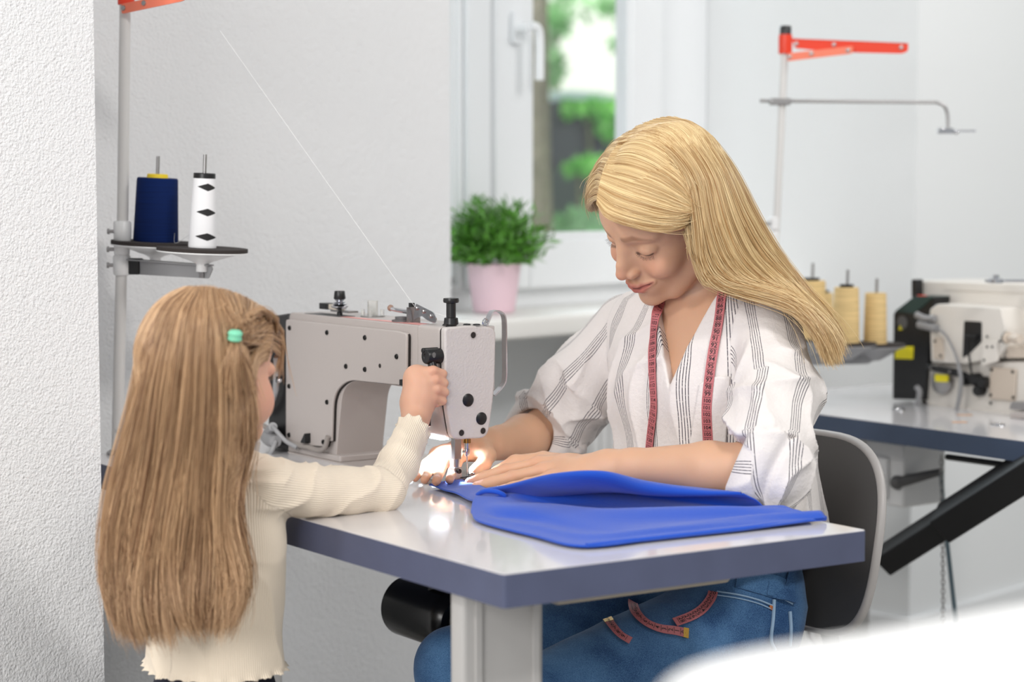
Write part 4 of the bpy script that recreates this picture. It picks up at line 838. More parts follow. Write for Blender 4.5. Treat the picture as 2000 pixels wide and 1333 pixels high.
# ------------------------------------------------------------------ WOMAN
HS = 1.07
HR = np.array([[-0.6977609395980835, -0.4039402902126312, -0.5915757417678833], [0.6320775151252747, -0.7357758283615112, -0.2431294471025467], [-0.3370573818683624, -0.543567955493927, 0.7687172293663025]]).T
HP = np.array([0.2265, 2.8795, 1.1600])
def hl(x, y, z): return HP+HR@(np.array([x, y, z])*HS)
def head_sdf(p, female=True):
    q = ((p-HP)@HR)/HS; qa = q.copy(); qa[:, 1] = np.abs(qa[:, 1])
    d = s_ell(q, (-0.012, 0, 0.030), (0.095, 0.071, 0.084))
    d = smin(d, s_ell(q, (0.038, 0, 0.040), (0.048, 0.057, 0.048)), 0.02)
    d = smin(d, s_ell(q, (0.028, 0, -0.030), (0.058, 0.054, 0.076)), 0.02)
    d = smin(d, s_cone(qa, (0.004, 0.050, -0.058), (0.050, 0.026, -0.094), 0.015, 0.014), 0.022)
    d = smin(d, s_ell(q, (0.070, 0, -0.098), (0.0175, 0.020, 0.0155)), 0.016)
    d = smin(d, s_ell(q, (0.068, 0, -0.066), (0.0235, 0.030, 0.024)), 0.014)
    d = smin(d, s_ell(qa, (0.053, 0.037, -0.031), (0.025, 0.019, 0.019)), 0.014)
    d = smin(d, s_cone(qa, (0.079, 0.014, 0.0235), (0.064, 0.044, 0.025), 0.0092, 0.008), 0.014)
    d = smax(d, -s_ell(qa, (0.0945, 0.0325, 0.000), (0.0160, 0.0155, 0.0120)), 0.012)
    d = smin(d, s_chain(q, [(0.0780, 0, 0.004), (0.0850, 0, -0.018), (0.0905, 0, -0.0335)], [0.0085, 0.0100, 0.0115], 0.004), 0.010)
    d = smin(d, s_ell(qa, (0.0665, 0.0315, -0.001), (0.0148, 0.0150, 0.0125)), 0.0035)     # lidded eye
    d = smin(d, s_chain(q, [(0.078, 0, 0.020), (0.0885, 0, -0.002), (0.0990, 0, -0.022), (0.1035, 0, -0.0335)], [0.0085, 0.0066, 0.0070, 0.0088], 0.004), 0.009)
    d = smin(d, s_ell(qa, (0.0925, 0.0108, -0.0375), (0.0105, 0.0072, 0.0070)), 0.004)
    d = smax(d, -s_ell(qa, (0.0965, 0.0055, -0.0450), (0.0045, 0.0028, 0.0030)), 0.003)
    d = smin(d, s_chain(qa, [(0.0940, 0.0, -0.0622), (0.0920, 0.009, -0.0604), (0.0780, 0.0285, -0.0570)], [0.0042, 0.0042, 0.0020], 0.003), 0.0045)
    d = smin(d, s_chain(qa, [(0.0915, 0.0, -0.0714), (0.0885, 0.011, -0.0694), (0.0780, 0.0280, -0.0585)], [0.0054, 0.0052, 0.0020], 0.003), 0.0045)
    d = smax(d, -s_chain(qa, [(0.0990, 0.0, -0.0666), (0.0950, 0.011, -0.0650), (0.0800, 0.0272, -0.0592)], [0.0020, 0.0020, 0.0010], 0.002), 0.002)
    d = smax(d, -s_ell(q, (0.100, 0, -0.0835), (0.010, 0.014, 0.0045)), 0.006)
    d = smax(d, -s_chain(qa, [(0.0960, 0.0200, -0.040), (0.0925, 0.0270, -0.048), (0.0850, 0.0355, -0.056)], [0.0018, 0.0034, 0.0036], 0.002), 0.007)
    d = smin(d, s_ell(qa, (0.0600, 0.0400, -0.038), (0.020, 0.014, 0.014)), 0.012)
    d = smin(d, s_ell(qa, (-0.004, 0.0745, -0.006), (0.016, 0.006, 0.026)), 0.005)
    return d*HS
w_neck0 = hl(-0.022, 0, -0.045); w_nb = W(1372, 640, 2.985)
S1 = W(1502, 648, 2.835); S2 = W(1222, 640, 3.085)
E1 = W(1508, 918, 2.69); R1 = W(1190, 911, 2.80)
E2 = W(1062, 850, 3.14); R2 = W(960, 868, 3.005)
sl = (S2-S1)/np.linalg.norm(S2-S1); sl_h = np.array([sl[0], sl[1], 0]); sl_h /= np.linalg.norm(sl_h); fd_ = np.array([-sl_h[1], sl_h[0], 0.0]);
if fd_[1] > 0: fd_ = -fd_
TR = np.stack([sl_h, fd_, [0, 0, 1.0]], 1)          # torso axes: to her right, forward, up
Tc = W(1388, 780, 2.965); Tw = W(1396, 990, 3.00); Pc = W(1404, 1150, 3.02)
def torso0(p):
    d = s_ell(p, Tc, (0.158, 0.112, 0.205), TR)
    d = smin(d, s_cone(p, S1*0.86+S2*0.14+[0, 0, 0.0], S2*0.86+S1*0.14, 0.052, 0.052), 0.06)
    d = smin(d, s_ell(p, Tc+fd_*0.035+[0, 0, 0.02]+sl_h*0.055, (0.075, 0.085, 0.08), TR), 0.05); d = smin(d, s_ell(p, Tc+fd_*0.035+[0, 0, 0.02]-sl_h*0.055, (0.075, 0.085, 0.08), TR), 0.05)
    d = smin(d, s_ell(p, Tw, (0.160, 0.118, 0.17), TR), 0.07)
    d = smin(d, s_ell(p, Pc+[0, 0, 0.06], (0.158, 0.128, 0.12), TR), 0.05)
    return d
L_f = [[W(*q) for q in f] for f in (
    [(1052, 905, 2.865), (988, 918, 2.872), (948, 930, 2.872), (916, 942, 2.868)],
    [(1060, 919, 2.838), (1000, 932, 2.838), (962, 941, 2.836), (930, 950, 2.832)],
    [(1075, 934, 2.812), (1030, 945, 2.806), (1002, 951, 2.804), (977, 957, 2.800)],
    [(1094, 947, 2.79), (1062, 955, 2.78), (1042, 960, 2.775), (1022, 965, 2.77)])]
L_t = [W(*q) for q in ((1128, 908, 2.845), (1062, 898, 2.885), (1006, 903, 2.905), (966, 924, 2.902))]
def zt_on(px, py, z): return Wz(px, py, z)
R_f = [[W(902, 889, 2.955), W(890, 907, 2.925), W(884, 924, 2.905), Wz(878, 938, 0.7635)],
       [W(883, 883, 2.950), W(866, 905, 2.918), W(858, 924, 2.890), Wz(852, 941, 0.7635)],
       [W(866, 883, 2.955), W(847, 905, 2.925), W(838, 922, 2.900), Wz(829, 938, 0.7635)],
       [W(852, 887, 2.965), W(833, 906, 2.940), W(822, 921, 2.918), Wz(811, 935, 0.7625)]]
R_t = [W(944, 876, 2.970), W(954, 890, 2.945), W(946, 905, 2.925), W(926, 920, 2.912)]
nk_hole = (w_nb+np.array([0, 0, 0.0]))
def woman_body(p):
    d = torso0(p)+0.013
    nk = s_cone(p, w_neck0, w_nb, 0.050, 0.054); nk = smin(nk, s_cone(p, w_nb, w_nb+fd_*0.02-[0, 0, 0.08], 0.056, 0.08), 0.04)
    d = smin(d, nk, 0.03); d = smax(d, -(p[:, 2]-0.64), 0.01)
    arms = []
    for S, E, R_, fs, th in ((S1, E1, R1, L_f, L_t), (S2, E2, R2, R_f, R_t)):
        a = s_cone(p, S, E, 0.043, 0.036); a = smin(a, s_chain(p, [E, E*0.62+R_*0.38, R_*0.85+E*0.15, R_], [0.036, 0.0375, 0.0255, 0.0235], 0.01), 0.02)
        a = smin(a, hand_sdf(p, R_, fs, th), 0.014); arms.append(a)
    return np.minimum(smin(d, arms[0], 0.03), smin(d, arms[1], 0.03))
def woman_all(p):
    return smin(woman_body(p), head_sdf(p), 0.012)
def woman_col(V):
    q = ((V-HP)@HR)/HS; qa = q.copy(); qa[:, 1] = np.abs(qa[:, 1])
    c = np.tile(SK, (len(V), 1)); n = vnoise(V, 60)*0.5+vnoise(V, 25)*0.5; c = c*(1+0.035*n[:, None])
    head = np.linalg.norm(V-HP, axis=1) < 0.17
    ck = np.exp(-(((qa-np.array([0.066, 0.038, -0.030]))/np.array([0.03, 0.018, 0.018]))**2).sum(1))*0.45*head; c = mixc(c, SKR, ck)
    ns = np.exp(-(((q-np.array([0.112, 0.0, -0.036]))/0.016)**2).sum(1))*0.5*head; c = mixc(c, SKR, ns)
    up = s_chain(qa, [(0.0950, 0.0, -0.0627), (0.0930, 0.009, -0.0612), (0.0790, 0.0285, -0.0571)], [0.0040, 0.0044, 0.0016], 0.001)
    dn = s_chain(qa, [(0.0930, 0.0, -0.0714), (0.090, 0.011, -0.0694), (0.0792, 0.0280, -0.0586)], [0.0054, 0.0052, 0.0018], 0.001)
    w = sstep(-np.minimum(up, dn), -0.0016, 0.0012)*head; c = mixc(c, LIP, w*0.9)
    ml = s_chain(qa, [(0.0972, 0.0, -0.0666), (0.0938, 0.011, -0.0650), (0.0810, 0.0305, -0.0563)], [0.0011, 0.0012, 0.0008], 0.001); c = mixc(c, np.array(srgb(96, 36, 34)[:3]), sstep(-ml, -0.0010, 0.0004)*head*0.8)
    br = s_chain(qa, [(0.090, 0.014, 0.0225), (0.084, 0.029, 0.0262), (0.070, 0.047, 0.0205)], [0.0032, 0.0028, 0.0012], 0.001); c = mixc(c, BRW, sstep(-br, -0.0035, 0.001)*head*0.62)
    # upper lid line
    ld = s_chain(qa, [(0.0790, 0.0185, -0.0065), (0.0820, 0.0300, -0.0105), (0.0735, 0.0445, -0.0060)], [0.0010, 0.0014, 0.0012], 0.001); c = mixc(c, np.array(srgb(84, 56, 46)[:3]), sstep(-ld, -0.0022, 0.0)*head*0.85)
    # finger tips and knuckles pinker
    for fs in (L_f, R_f):
        for f in fs:
            for j, s in ((3, 0.010), (1, 0.009), (0, 0.012)): w = np.exp(-((V-f[j])**2).sum(1)/s**2)*0.4; c = mixc(c, SKR, w)
            a_ = f[3]*0.8+f[2]*0.2; t_ = f[3]-f[2]; t_ = t_/np.linalg.norm(t_); up = np.array([0, 0, 1.0])-t_*t_[2]; up /= np.linalg.norm(up); r = V-(a_+up*0.0062); al = r@t_; la = r-al[:, None]*t_; w = sstep(-(np.maximum(np.abs(al)/0.0056, np.linalg.norm(la, axis=1)/0.0048)-1), -0.1, 0.1)
            c = mixc(c, np.array(srgb(240, 200, 188)[:3]), w*0.8)
    return {'col': c}
# blouse ------------------------------------------------------------
vA = W(1303, 756, 2.835); vR = W(1402, 580, 2.87); vL = W(1286, 600, 2.93); vn = np.array([-0.42, -0.90, 0.05])
nR = np.cross(vR-vA, vn); nR /= np.linalg.norm(nR); nL = np.cross(vn, vL-vA); nL /= np.linalg.norm(nL)
mid_ = W(1330, 640, 2.87)
if (mid_-vA)@nR > 0: nR = -nR
if (mid_-vA)@nL > 0: nL = -nL
sl1 = [S1+(S2-S1)*0.02, W(1518, 765, 2.765), W(1500, 868, 2.71), E1+(R1-E1)*0.02, E1+(R1-E1)*0.22]
sr1 = [0.056, 0.057, 0.056, 0.057, 0.052]
sl2 = [S2+(S1-S2)*0.02, W(1140, 750, 3.11), W(1090, 820, 3.13), E2+(R2-E2)*0.02, E2+(R2-E2)*0.26]
sr2 = [0.058, 0.062, 0.058, 0.055, 0.050]
c1n = (R1-E1)/np.linalg.norm(R1-E1)+np.array([0.0, 0, 0.42]); c1n /= np.linalg.norm(c1n); c1p = E1+(R1-E1)*0.17
c2n = (R2-E2)/np.linalg.norm(R2-E2)+np.array([-0.1, 0, 0.15]); c2n /= np.linalg.norm(c2n); c2p = E2+(R2-E2)*0.25
def chain_t(p, pts):   # position along a chain (m) and distance, angle
    best = np.full(len(p), 9.0); T = np.zeros(len(p)); acc = 0; ang = np.zeros(len(p))
    for i in range(len(pts)-1):
        a, b = np.asarray(pts[i]), np.asarray(pts[i+1]); ba = b-a; L2 = ba@ba; t = np.clip((p-a)@ba/L2, 0, 1); r = (p-a)-t[:, None]*ba; d = np.sqrt((r*r).sum(1)); m_ = d < best
        ax_ = ba/np.sqrt(L2); e1 = np.cross(ax_, [0.3, -0.9, 0.25]); e1 /= np.linalg.norm(e1); e2_ = np.cross(ax_, e1)
        best = np.where(m_, d, best); T = np.where(m_, acc+t*np.sqrt(L2), T); ang = np.where(m_, np.arctan2(r@e2_, r@e1), ang); acc += np.sqrt(L2)
    return T, best, ang
def ridge(x): return (1-np.abs(np.sin(x)))**2
def sleeve(p, pts, rs, cn, cp, sd):
    d = s_chain(p, pts, rs, 0.03); T, b_, an = chain_t(p, pts); L_ = sum(np.linalg.norm(np.asarray(pts[i+1])-pts[i]) for i in range(len(pts)-1))
    nz = vnoise(p+sd, 14); nz2 = vnoise(p+sd*2, 34)
    fold = ridge(T*34+an*1.3+nz*2.2+sd)*0.0085*sstep(T, 0.05, 0.16)+ridge(T*20-an*1.8+nz*2.5)*0.0065*sstep(T, 0.0, 0.08)
    d = d-fold+0.004+nz2*0.0014
    # rolled cuff
    pc = (p-cp)@cn-9.0*(1-sstep(T, L_-0.105, L_-0.08)); ro = np.exp(-((pc+0.024)/0.020)**2)*0.007; gr = np.exp(-((pc+0.052)/0.006)**2)*0.008
    d = d-ro+gr
    d = smax(d, pc, 0.006)
    # hollow mouth
    inner = s_chain(p, [np.asarray(pts[-2]), np.asarray(pts[-1])+cn*0.05], [rs[-2]-0.012, rs[-1]-0.007]); d = smax(d, -np.maximum(inner, -(pc+0.02)), 0.003)
    return d
def torso_cloth(p):
    d = torso0(p); q = (p-Tc)@TR
    ang = np.arctan2(q[:, 0], q[:, 1]); nz = vnoise(p, 9); nz2 = vnoise(p, 26)
    fold = ridge(ang*5.2+q[:, 2]*2.5+nz*1.6)*0.0085*sstep(-q[:, 2], -0.16, 0.02)+ridge(q[:, 2]*22+ang*2.0+nz*2.8)*0.0045
    d = d-fold-nz2*0.0016-0.004
    d = d-0.012*sstep(-q[:, 2], 0.0, 0.2)
    return d
def woman_blouse(p):
    d = torso_cloth(p)
    a = sleeve(p, sl1, sr1, c1n, c1p, 0.3); b = sleeve(p, sl2, sr2, c2n, c2p, 1.7)
    d = smin(d, a, 0.012); d = smin(d, b, 0.012)
    wed = np.maximum((p-vA)@nR, (p-vA)@nL); front = (p-w_nb)@fd_
    wed = np.maximum(wed, -(front+0.005))
    d = smax(d, -wed, 0.004)
    d = smax(d, -s_cone(p, w_nb-[0, 0, 0.02], w_nb+np.array([0, 0, 0.12]), 0.058, 0.075), 0.008)
    d = smax(d, -(p[:, 2]-0.640+0.01*np.sin(p[:, 0]*60)), 0.004)
    return d
def stripe_coord(V):
    dt = torso0(V); T1, b1_, a1_ = chain_t(V, sl1); T2, b2_, a2_ = chain_t(V, sl2)
    q = (V-Tc)@TR; ang = np.arctan2(q[:, 0], q[:, 1]+0.02)
    u = ang*0.150+0.004; u = u+0.35*0.0
    side = np.zeros(len(V))
    m1 = b1_-0.058 < dt-0.006; m2 = b2_-0.058 < dt-0.006
    m1 &= ((V-S1)@sl_h < 0.035); m2 &= ((V-S2)@sl_h > -0.035)
    u = np.where(m1, a1_*0.066+0.5+0.009, u); u = np.where(m2, a2_*0.066+0.7+0.022, u)
    # cuffs: stripes across, following the turned cloth
    u = u+vnoise(V, 30)*0.0012+vnoise(V, 12)*0.004
    return {'st': u, 'cu': np.where(m1, 1.0, np.where(m2, 1.0, 0.0))}
def stripe_mat():
    m = mat('white crepe with dark pinstripes', srgb(230, 224, 221), 0.85, bump=(700, 0.5, 0.0009), bump2=(150, 0.5, 0.0022), sheen=0.15, spec=0.2); nt = m.node_tree; p = nt.nodes['Principled BSDF']
    a = nt.nodes.new('ShaderNodeAttribute'); a.attribute_name = 'st'
    def mth(op, x, y=None, c=None):
        n = nt.nodes.new('ShaderNodeMath'); n.operation = op
        for i, v in enumerate((x, y, c)):
            if v is None: continue
            if isinstance(v, (int, float)): n.inputs[i].default_value = v
            else: nt.links.new(v, n.inputs[i])
        return n.outputs[0]
    g = mth('FRACT', mth('DIVIDE', mth('ADD', a.outputs['Fac'], 10.0), 0.066)); ing = mth('MULTIPLY', mth('GREATER_THAN', g, 0.36), mth('LESS_THAN', g, 0.36+5*0.0041/0.066))
    l = mth('FRACT', mth('DIVIDE', mth('SUBTRACT', mth('MULTIPLY', g, 0.066), 0.36*0.066), 0.0041)); line = mth('MULTIPLY', mth('GREATER_THAN', l, 0.36), mth('LESS_THAN', l, 0.66))
    tc = nt.nodes.new('ShaderNodeTexCoord'); n = nt.nodes.new('ShaderNodeTexNoise'); n.inputs['Scale'].default_value = 420; nt.links.new(tc.outputs['Object'], n.inputs['Vector'])
    f = mth('MULTIPLY', mth('MULTIPLY', ing, line), mth('MULTIPLY_ADD', mth('GREATER_THAN', n.outputs['Fac'], 0.40), 0.45, 0.5))
    mx = nt.nodes.new('ShaderNodeMix'); mx.data_type = 'RGBA'; nt.links.new(f, mx.inputs['Factor']); mx.inputs[6].default_value = srgb(230, 224, 221); mx.inputs[7].default_value = srgb(58, 52, 66); nt.links.new(mx.outputs[2], p.inputs['Base Color']); return m
woman = thing('person', 'woman with long blonde hair in striped white blouse, sewing at the table', 'person', (Pc[0], Pc[1], 0.0))
Hb = 0.0021
def clip_hi(p): return woman_all(p)
# body: coarse body and fine head welded into one mesh
def woman_mesh(hb, hh):
    lo = np.minimum(S1, S2)-0.2; zc = hl(0, 0, 0)
    V1, F1 = sdf_mesh(lambda p: smax(woman_all(p), -(np.linalg.norm(p-HP, axis=1)-0.128), 0.001) if False else woman_all(p), (-0.16, 2.60, 0.50), (0.56, 3.26, 1.33), hb); V1 = smooth_mesh(V1, F1, 1, 0.4)
    V2, F2 = sdf_mesh(woman_all, HP-0.155, HP+0.155, hh); V2 = smooth_mesh(V2, F2, 1, 0.35)
    hdir = HR[:, 2]*0.9+HR[:, 0]*0.2; hdir /= np.linalg.norm(hdir); cut = HP-HR[:, 2]*0.105+HR[:, 0]*(-0.02)
    c1 = ((V1-cut)@hdir); c2 = ((V2-cut)@hdir)
    r1 = np.linalg.norm(V1-HP, axis=1) < 0.150
    k1 = ~((c1 > 0.003) & r1); F1 = F1[k1[F1].any(1)]; k2 = (c2 > -0.003); F2 = F2[k2[F2].all(1)]
    V_ = np.concatenate([V1, V2]); F_ = np.concatenate([F1, F2+len(V1)]); used = np.zeros(len(V_), bool); used[F_.ravel()] = True; mp_ = np.cumsum(used)-1
    return V_[used], mp_[F_]
FAST = False
Vw, Fw = woman_mesh(0.0026, 0.0013)
wb = addmesh('body', Vw, Fw, M['skin'], woman, smooth='all', attrs=woman_col(Vw))
addsdf('blouse', woman_blouse, (-0.06, 2.58, 0.59), (0.56, 3.30, 1.20), 0.0026, stripe_mat(), woman, 1, stripe_coord, label='white blouse with groups of thin dark stripes')
# hair of the woman -------------------------------------------------
M['blonde'] = hairmat('blonde hair', srgb(166, 120, 66), srgb(250, 228, 178), 0.34)
def cap_sdf(p):
    q = ((p-HP)@HR)/HS; d = s_ell(q, (-0.012, 0, 0.030), (0.097, 0.073, 0.0855)); d = smin(d, s_ell(q, (0.036, 0, 0.041), (0.049, 0.0585, 0.0485)), 0.02)
    cut = q[:, 0]*0.80-q[:, 2]*0.60-0.024+np.abs(q[:, 1])*0.10; d = smax(d, cut, 0.006); d = smax(d, -q[:, 2]-0.055-0.2*q[:, 0], 0.006); return d*HS
addsdf('scalp', cap_sdf, HP-0.15, HP+0.16, 0.0035, mat('hair base', srgb(190, 145, 88), 0.6), woman, 1, label='blonde hair close to the scalp')
gA = gw([[(1166,398,2.792),(1185,424,2.772),(1232,440,2.762),(1288,449,2.760),(1332,440,2.768),(1352,424,2.782)],
  [(1168,382,2.798),(1198,404,2.776),(1248,421,2.762),(1298,430,2.758),(1338,428,2.765),(1356,418,2.780)],
  [(1172,358,2.808),(1210,376,2.782),(1262,394,2.765),(1310,408,2.760),(1345,414,2.765),(1360,414,2.778)],
  [(1180,330,2.824),(1222,340,2.796),(1278,358,2.772),(1322,382,2.765),(1350,402,2.767),(1363,412,2.778)],
  [(1192,303,2.842),(1238,304,2.812),(1292,324,2.785),(1334,356,2.772),(1356,390,2.770),(1367,410,2.778)],
  [(1208,280,2.862),(1255,276,2.832),(1308,298,2.800),(1346,335,2.783),(1364,378,2.776),(1372,408,2.780)]])
gB = gw([[(1208,282,2.862),(1290,290,2.800),(1342,352,2.772),(1358,430,2.764),(1368,510,2.764),(1396,552,2.764),(1465,572,2.765),(1548,598,2.745),(1598,650,2.73),(1618,706,2.73)],
  [(1228,263,2.880),(1310,275,2.815),(1366,345,2.780),(1384,435,2.768),(1408,508,2.768),(1448,550,2.772),(1506,574,2.770),(1562,600,2.752),(1604,648,2.74),(1626,706,2.73)],
  [(1255,246,2.900),(1330,258,2.840),(1392,335,2.796),(1420,425,2.780),(1452,498,2.785),(1495,545,2.795),(1542,580,2.790),(1578,612,2.77),(1612,656,2.75),(1632,708,2.74)],
  [(1288,235,2.922),(1352,248,2.875),(1410,320,2.830),(1448,408,2.815),(1486,480,2.820),(1528,532,2.830),(1564,576,2.825),(1594,612,2.80),(1620,652,2.78),(1636,698,2.76)],
  [(1312,233,2.945),(1372,258,2.930),(1426,325,2.905),(1464,402,2.890),(1504,478,2.880),(1544,538,2.875),(1578,584,2.860),(1604,616,2.84),(1625,652,2.81),(1638,688,2.78)],
  [(1322,238,2.985),(1380,270,3.000),(1428,335,2.990),(1464,410,2.970),(1500,486,2.945),(1540,546,2.925),(1574,590,2.90),(1600,620,2.87),(1620,650,2.84),(1632,684,2.80)]])
gC = gw([[(1176,392,2.79),(1166,392,2.812),(1156,396,2.85),(1152,402,2.89),(1156,410,2.94)],
  [(1177,362,2.806),(1164,358,2.84),(1150,376,2.88),(1150,396,2.93),(1158,410,2.98)],
  [(1186,322,2.826),(1172,322,2.86),(1154,350,2.91),(1152,385,2.96),(1165,410,3.00)],
  [(1204,286,2.856),(1188,292,2.89),(1168,326,2.95),(1165,375,3.00),(1180,415,3.03)],
  [(1232,260,2.882),(1216,268,2.93),(1196,310,3.0),(1192,370,3.04),(1205,430,3.06)],
  [(1290,234,2.925),(1280,240,2.98),(1262,290,3.05),(1256,380,3.09),(1262,460,3.10)]])
hs = [strands(gA, 3800, jit=0.0014, clump=0.0012, nclump=150, fly=0.012, lenv=0.02, seed=2),
      strands(gB, 10500, jit=0.0042, clump=0.0030, nclump=260, fly=0.02, lenv=0.07, wave=0.0015, seed=3),
      strands(gC, 1900, jit=0.0020, clump=0.0015, nclump=70, fly=0.02, lenv=0.03, seed=4)]
gD = gw([[(1340,442,2.775),(1345,462,2.773),(1349,490,2.776),(1356,506,2.78)], [(1350,436,2.778),(1352,462,2.775),(1356,492,2.776),(1362,512,2.78)]])
hs.append(strands(gD, 170, jit=0.002, clump=0.002, nclump=14, fly=0.1, seed=5))
gE = gw([[(1335,455,2.785),(1352,500,2.785),(1372,548,2.785),(1405,560,2.785),(1470,578,2.785)], [(1360,430,2.80),(1375,500,2.80),(1400,545,2.80),(1440,562,2.80),(1500,585,2.80)]])
hs.append(strands(gE, 500, jit=0.003, clump=0.003, nclump=30, fly=0.03, seed=6))
hs = [push(h, cap_sdf, 0.0022) for h in hs]
hair_obj('hair', hs, 0.00030, M['blonde'], woman)
# solid under-layer of the long fall
def fall_base(p):
    d = None
    for j, (ra, dy) in enumerate(((0.011, 0.022), (0.013, 0.026), (0.012, 0.030))):
        g = gB[j+1 if j < 2 else 3]+np.array([0, dy, -0.008]); e = s_chain(p, [g[k] for k in (2, 3, 4, 5, 6, 7, 8)], [ra*1.3, ra*1.3, ra*1.3, ra*1.1, ra*0.8, ra*0.5, ra*0.2], 0.01); d = e if d is None else smin(d, e, 0.02)
    return d
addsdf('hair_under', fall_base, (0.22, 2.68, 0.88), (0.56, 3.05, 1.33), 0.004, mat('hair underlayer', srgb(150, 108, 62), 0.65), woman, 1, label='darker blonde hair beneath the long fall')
# lashes
lash = MB()
for sy in (1, -1):
    for i in range(15):
        t = i/14; yy = 0.0185+0.026*t; xx = 0.0790+0.0035*math.sin(PI*t)-0.005*t; zz = -0.0062-0.0042*math.sin(PI*t*0.9)
        a = hl(xx, sy*yy, zz); jl = 0.75+0.35*((i*7)%5)/5; b = hl(xx+0.0024*jl, sy*(yy+0.001*jl+0.003*(t-.3)), zz-0.0018*jl); c = hl(xx+0.0044*jl, sy*(yy+0.001*jl+0.006*(t-.3)), zz-0.0022*jl)
        lash.tube([a, b, c], [0.00036, 0.00026, 0.0001], 4)
obj('eyelashes', lash, mat('brown lashes', srgb(58, 40, 34), 0.6), woman)
# collar band along the V
def march(f, px, py, y0=2.4, y1=3.4, off=0.0):
    d = ray(px, py); d = d/d[1]; t = y0
    ts = np.linspace(y0, y1, 400); P = CAM+d*ts[:, None]; v = f(P)-off; k = np.argmax(v < 0)
    if v[k] >= 0: return None
    a, b = ts[k-1], ts[k]
    for _ in range(12):
        m_ = (a+b)/2
        if f((CAM+d*m_)[None])[0]-off < 0: b = m_
        else: a = m_
    return CAM+d*a
def gradn(f, p):
    e = 0.002; p = np.asarray(p); g = np.array([f((p+np.eye(3)[i]*e)[None])[0]-f((p-np.eye(3)[i]*e)[None])[0] for i in range(3)]); return g/np.linalg.norm(g)
def lay(f, pix, off=0.002, n=40, lo_=2.4, hi_=3.4):   # drape a polyline of pixels on to a surface
    P = bez([np.array([a, b, 0.0]) for a, b in pix], n); out = []; nn = []
    for q in P:
        h = march(f, q[0], q[1], lo_, hi_, off)
        if h is not None: out.append(h); nn.append(gradn(f, h))
    out = np.array(out); nn = np.array(nn)
    for _ in range(3): out[1:-1] = (out[:-2]+out[1:-1]*2+out[2:])/4; nn[1:-1] = (nn[:-2]+nn[1:-1]+nn[2:])/3
    return out, nn
# tape measure -------------------------------------------------------
pinkm = mat('dusty pink tape', srgb(190, 108, 112), 0.6); inkm = mat('black print', srgb(30, 22, 26), 0.6); goldm = mat('gold metal', srgb(190, 150, 70), 0.35, metal=0.8)
def text_mesh(s, size):
    cu = bpy.data.curves.new('t', 'FONT'); cu.body = s; cu.size = size; cu.align_x = 'CENTER'; cu.align_y = 'CENTER'; cu.resolution_u = 2; cu.offset = 0.00008
    o = bpy.data.objects.new('t', cu); C.objects.link(o); dg = bpy.context.evaluated_depsgraph_get(); me = bpy.data.meshes.new_from_object(o.evaluated_get(dg))
    v = np.array([tuple(x.co) for x in me.vertices]); f = [tuple(p.vertices) for p in me.polygons]; bpy.data.objects.remove(o); bpy.data.meshes.remove(me); bpy.data.curves.remove(cu); return v, f
tape = thing('tape_measure', 'pink tape measure with black numbers, hanging around the woman\'s neck', 'tape measure', W(1400, 570, 2.9))
def tape_strip(P, N, w, first, step, seg_len=0.0165, name='strip', flip=-1, mark=True):
    mb = MB().ribbon(P, N, w, 0.0009); o = obj(name, mb, pinkm, tape)
    L_ = np.concatenate([[0], np.cumsum(np.linalg.norm(np.diff(P, axis=0), axis=1))]); V_ = []; F_ = []; k = 0; num = first; s = seg_len*0.4
    if not mark: return o
    def fr(s):
        p = np.array([np.interp(s, L_, P[:, i]) for i in range(3)]); q = np.array([np.interp(min(s+0.004, L_[-1]), L_, P[:, i]) for i in range(3)]); p0_ = np.array([np.interp(max(s-0.004, 0), L_, P[:, i]) for i in range(3)])
        n = np.array([np.interp(s, L_, N[:, i]) for i in range(3)]); t = q-p0_; t /= np.linalg.norm(t); sd_ = np.cross(t, n); sd_ /= np.linalg.norm(sd_); n = np.cross(sd_, t); return p, t, sd_, n
    while s < L_[-1]-seg_len*0.3:
        p, t, sd_, n = fr(s); v, f = text_mesh(str(num), 0.0098 if num < 100 else 0.0078)
        up = -t; rt = sd_*flip; 
        V_ += [tuple(p+rt*a[0]+up*a[1]+n*0.0008) for a in v]; F_ += [tuple(i+k for i in q) for q in f]; k += len(v)
        p, t, sd_, n = fr(min(s+seg_len/2, L_[-1])); a = p-sd_*w*0.36+n*0.0008; b = p+sd_*w*0.36+n*0.0008; V_ += [tuple(a-t*0.0003), tuple(b-t*0.0003), tuple(b+t*0.0003), tuple(a+t*0.0003)]; F_.append((k, k+1, k+2, k+3)); k += 4
        num += step; s += seg_len
    addmesh('markings', V_, F_, inkm, o, smooth=False); return o
bl = lambda p: np.minimum(woman_blouse(p), np.where(p[:, 2] > 1.0, woman_body(p), 9.0))
P, N = lay(bl, [(1414, 556), (1409, 580), (1403, 630), (1392, 690), (1384, 750), (1380, 800), (1382, 850), (1384, 885)], 0.003, 50)
tape_strip(P, N, 0.0150, 82, 1, 0.0102)
P, N = lay(bl, [(1291, 588), (1280, 620), (1275, 660), (1273, 710), (1275, 760), (1276, 800), (1270, 850), (1266, 893)], 0.003, 50)
tape_strip(P, N, 0.0148, 99, 1, 0.0108)
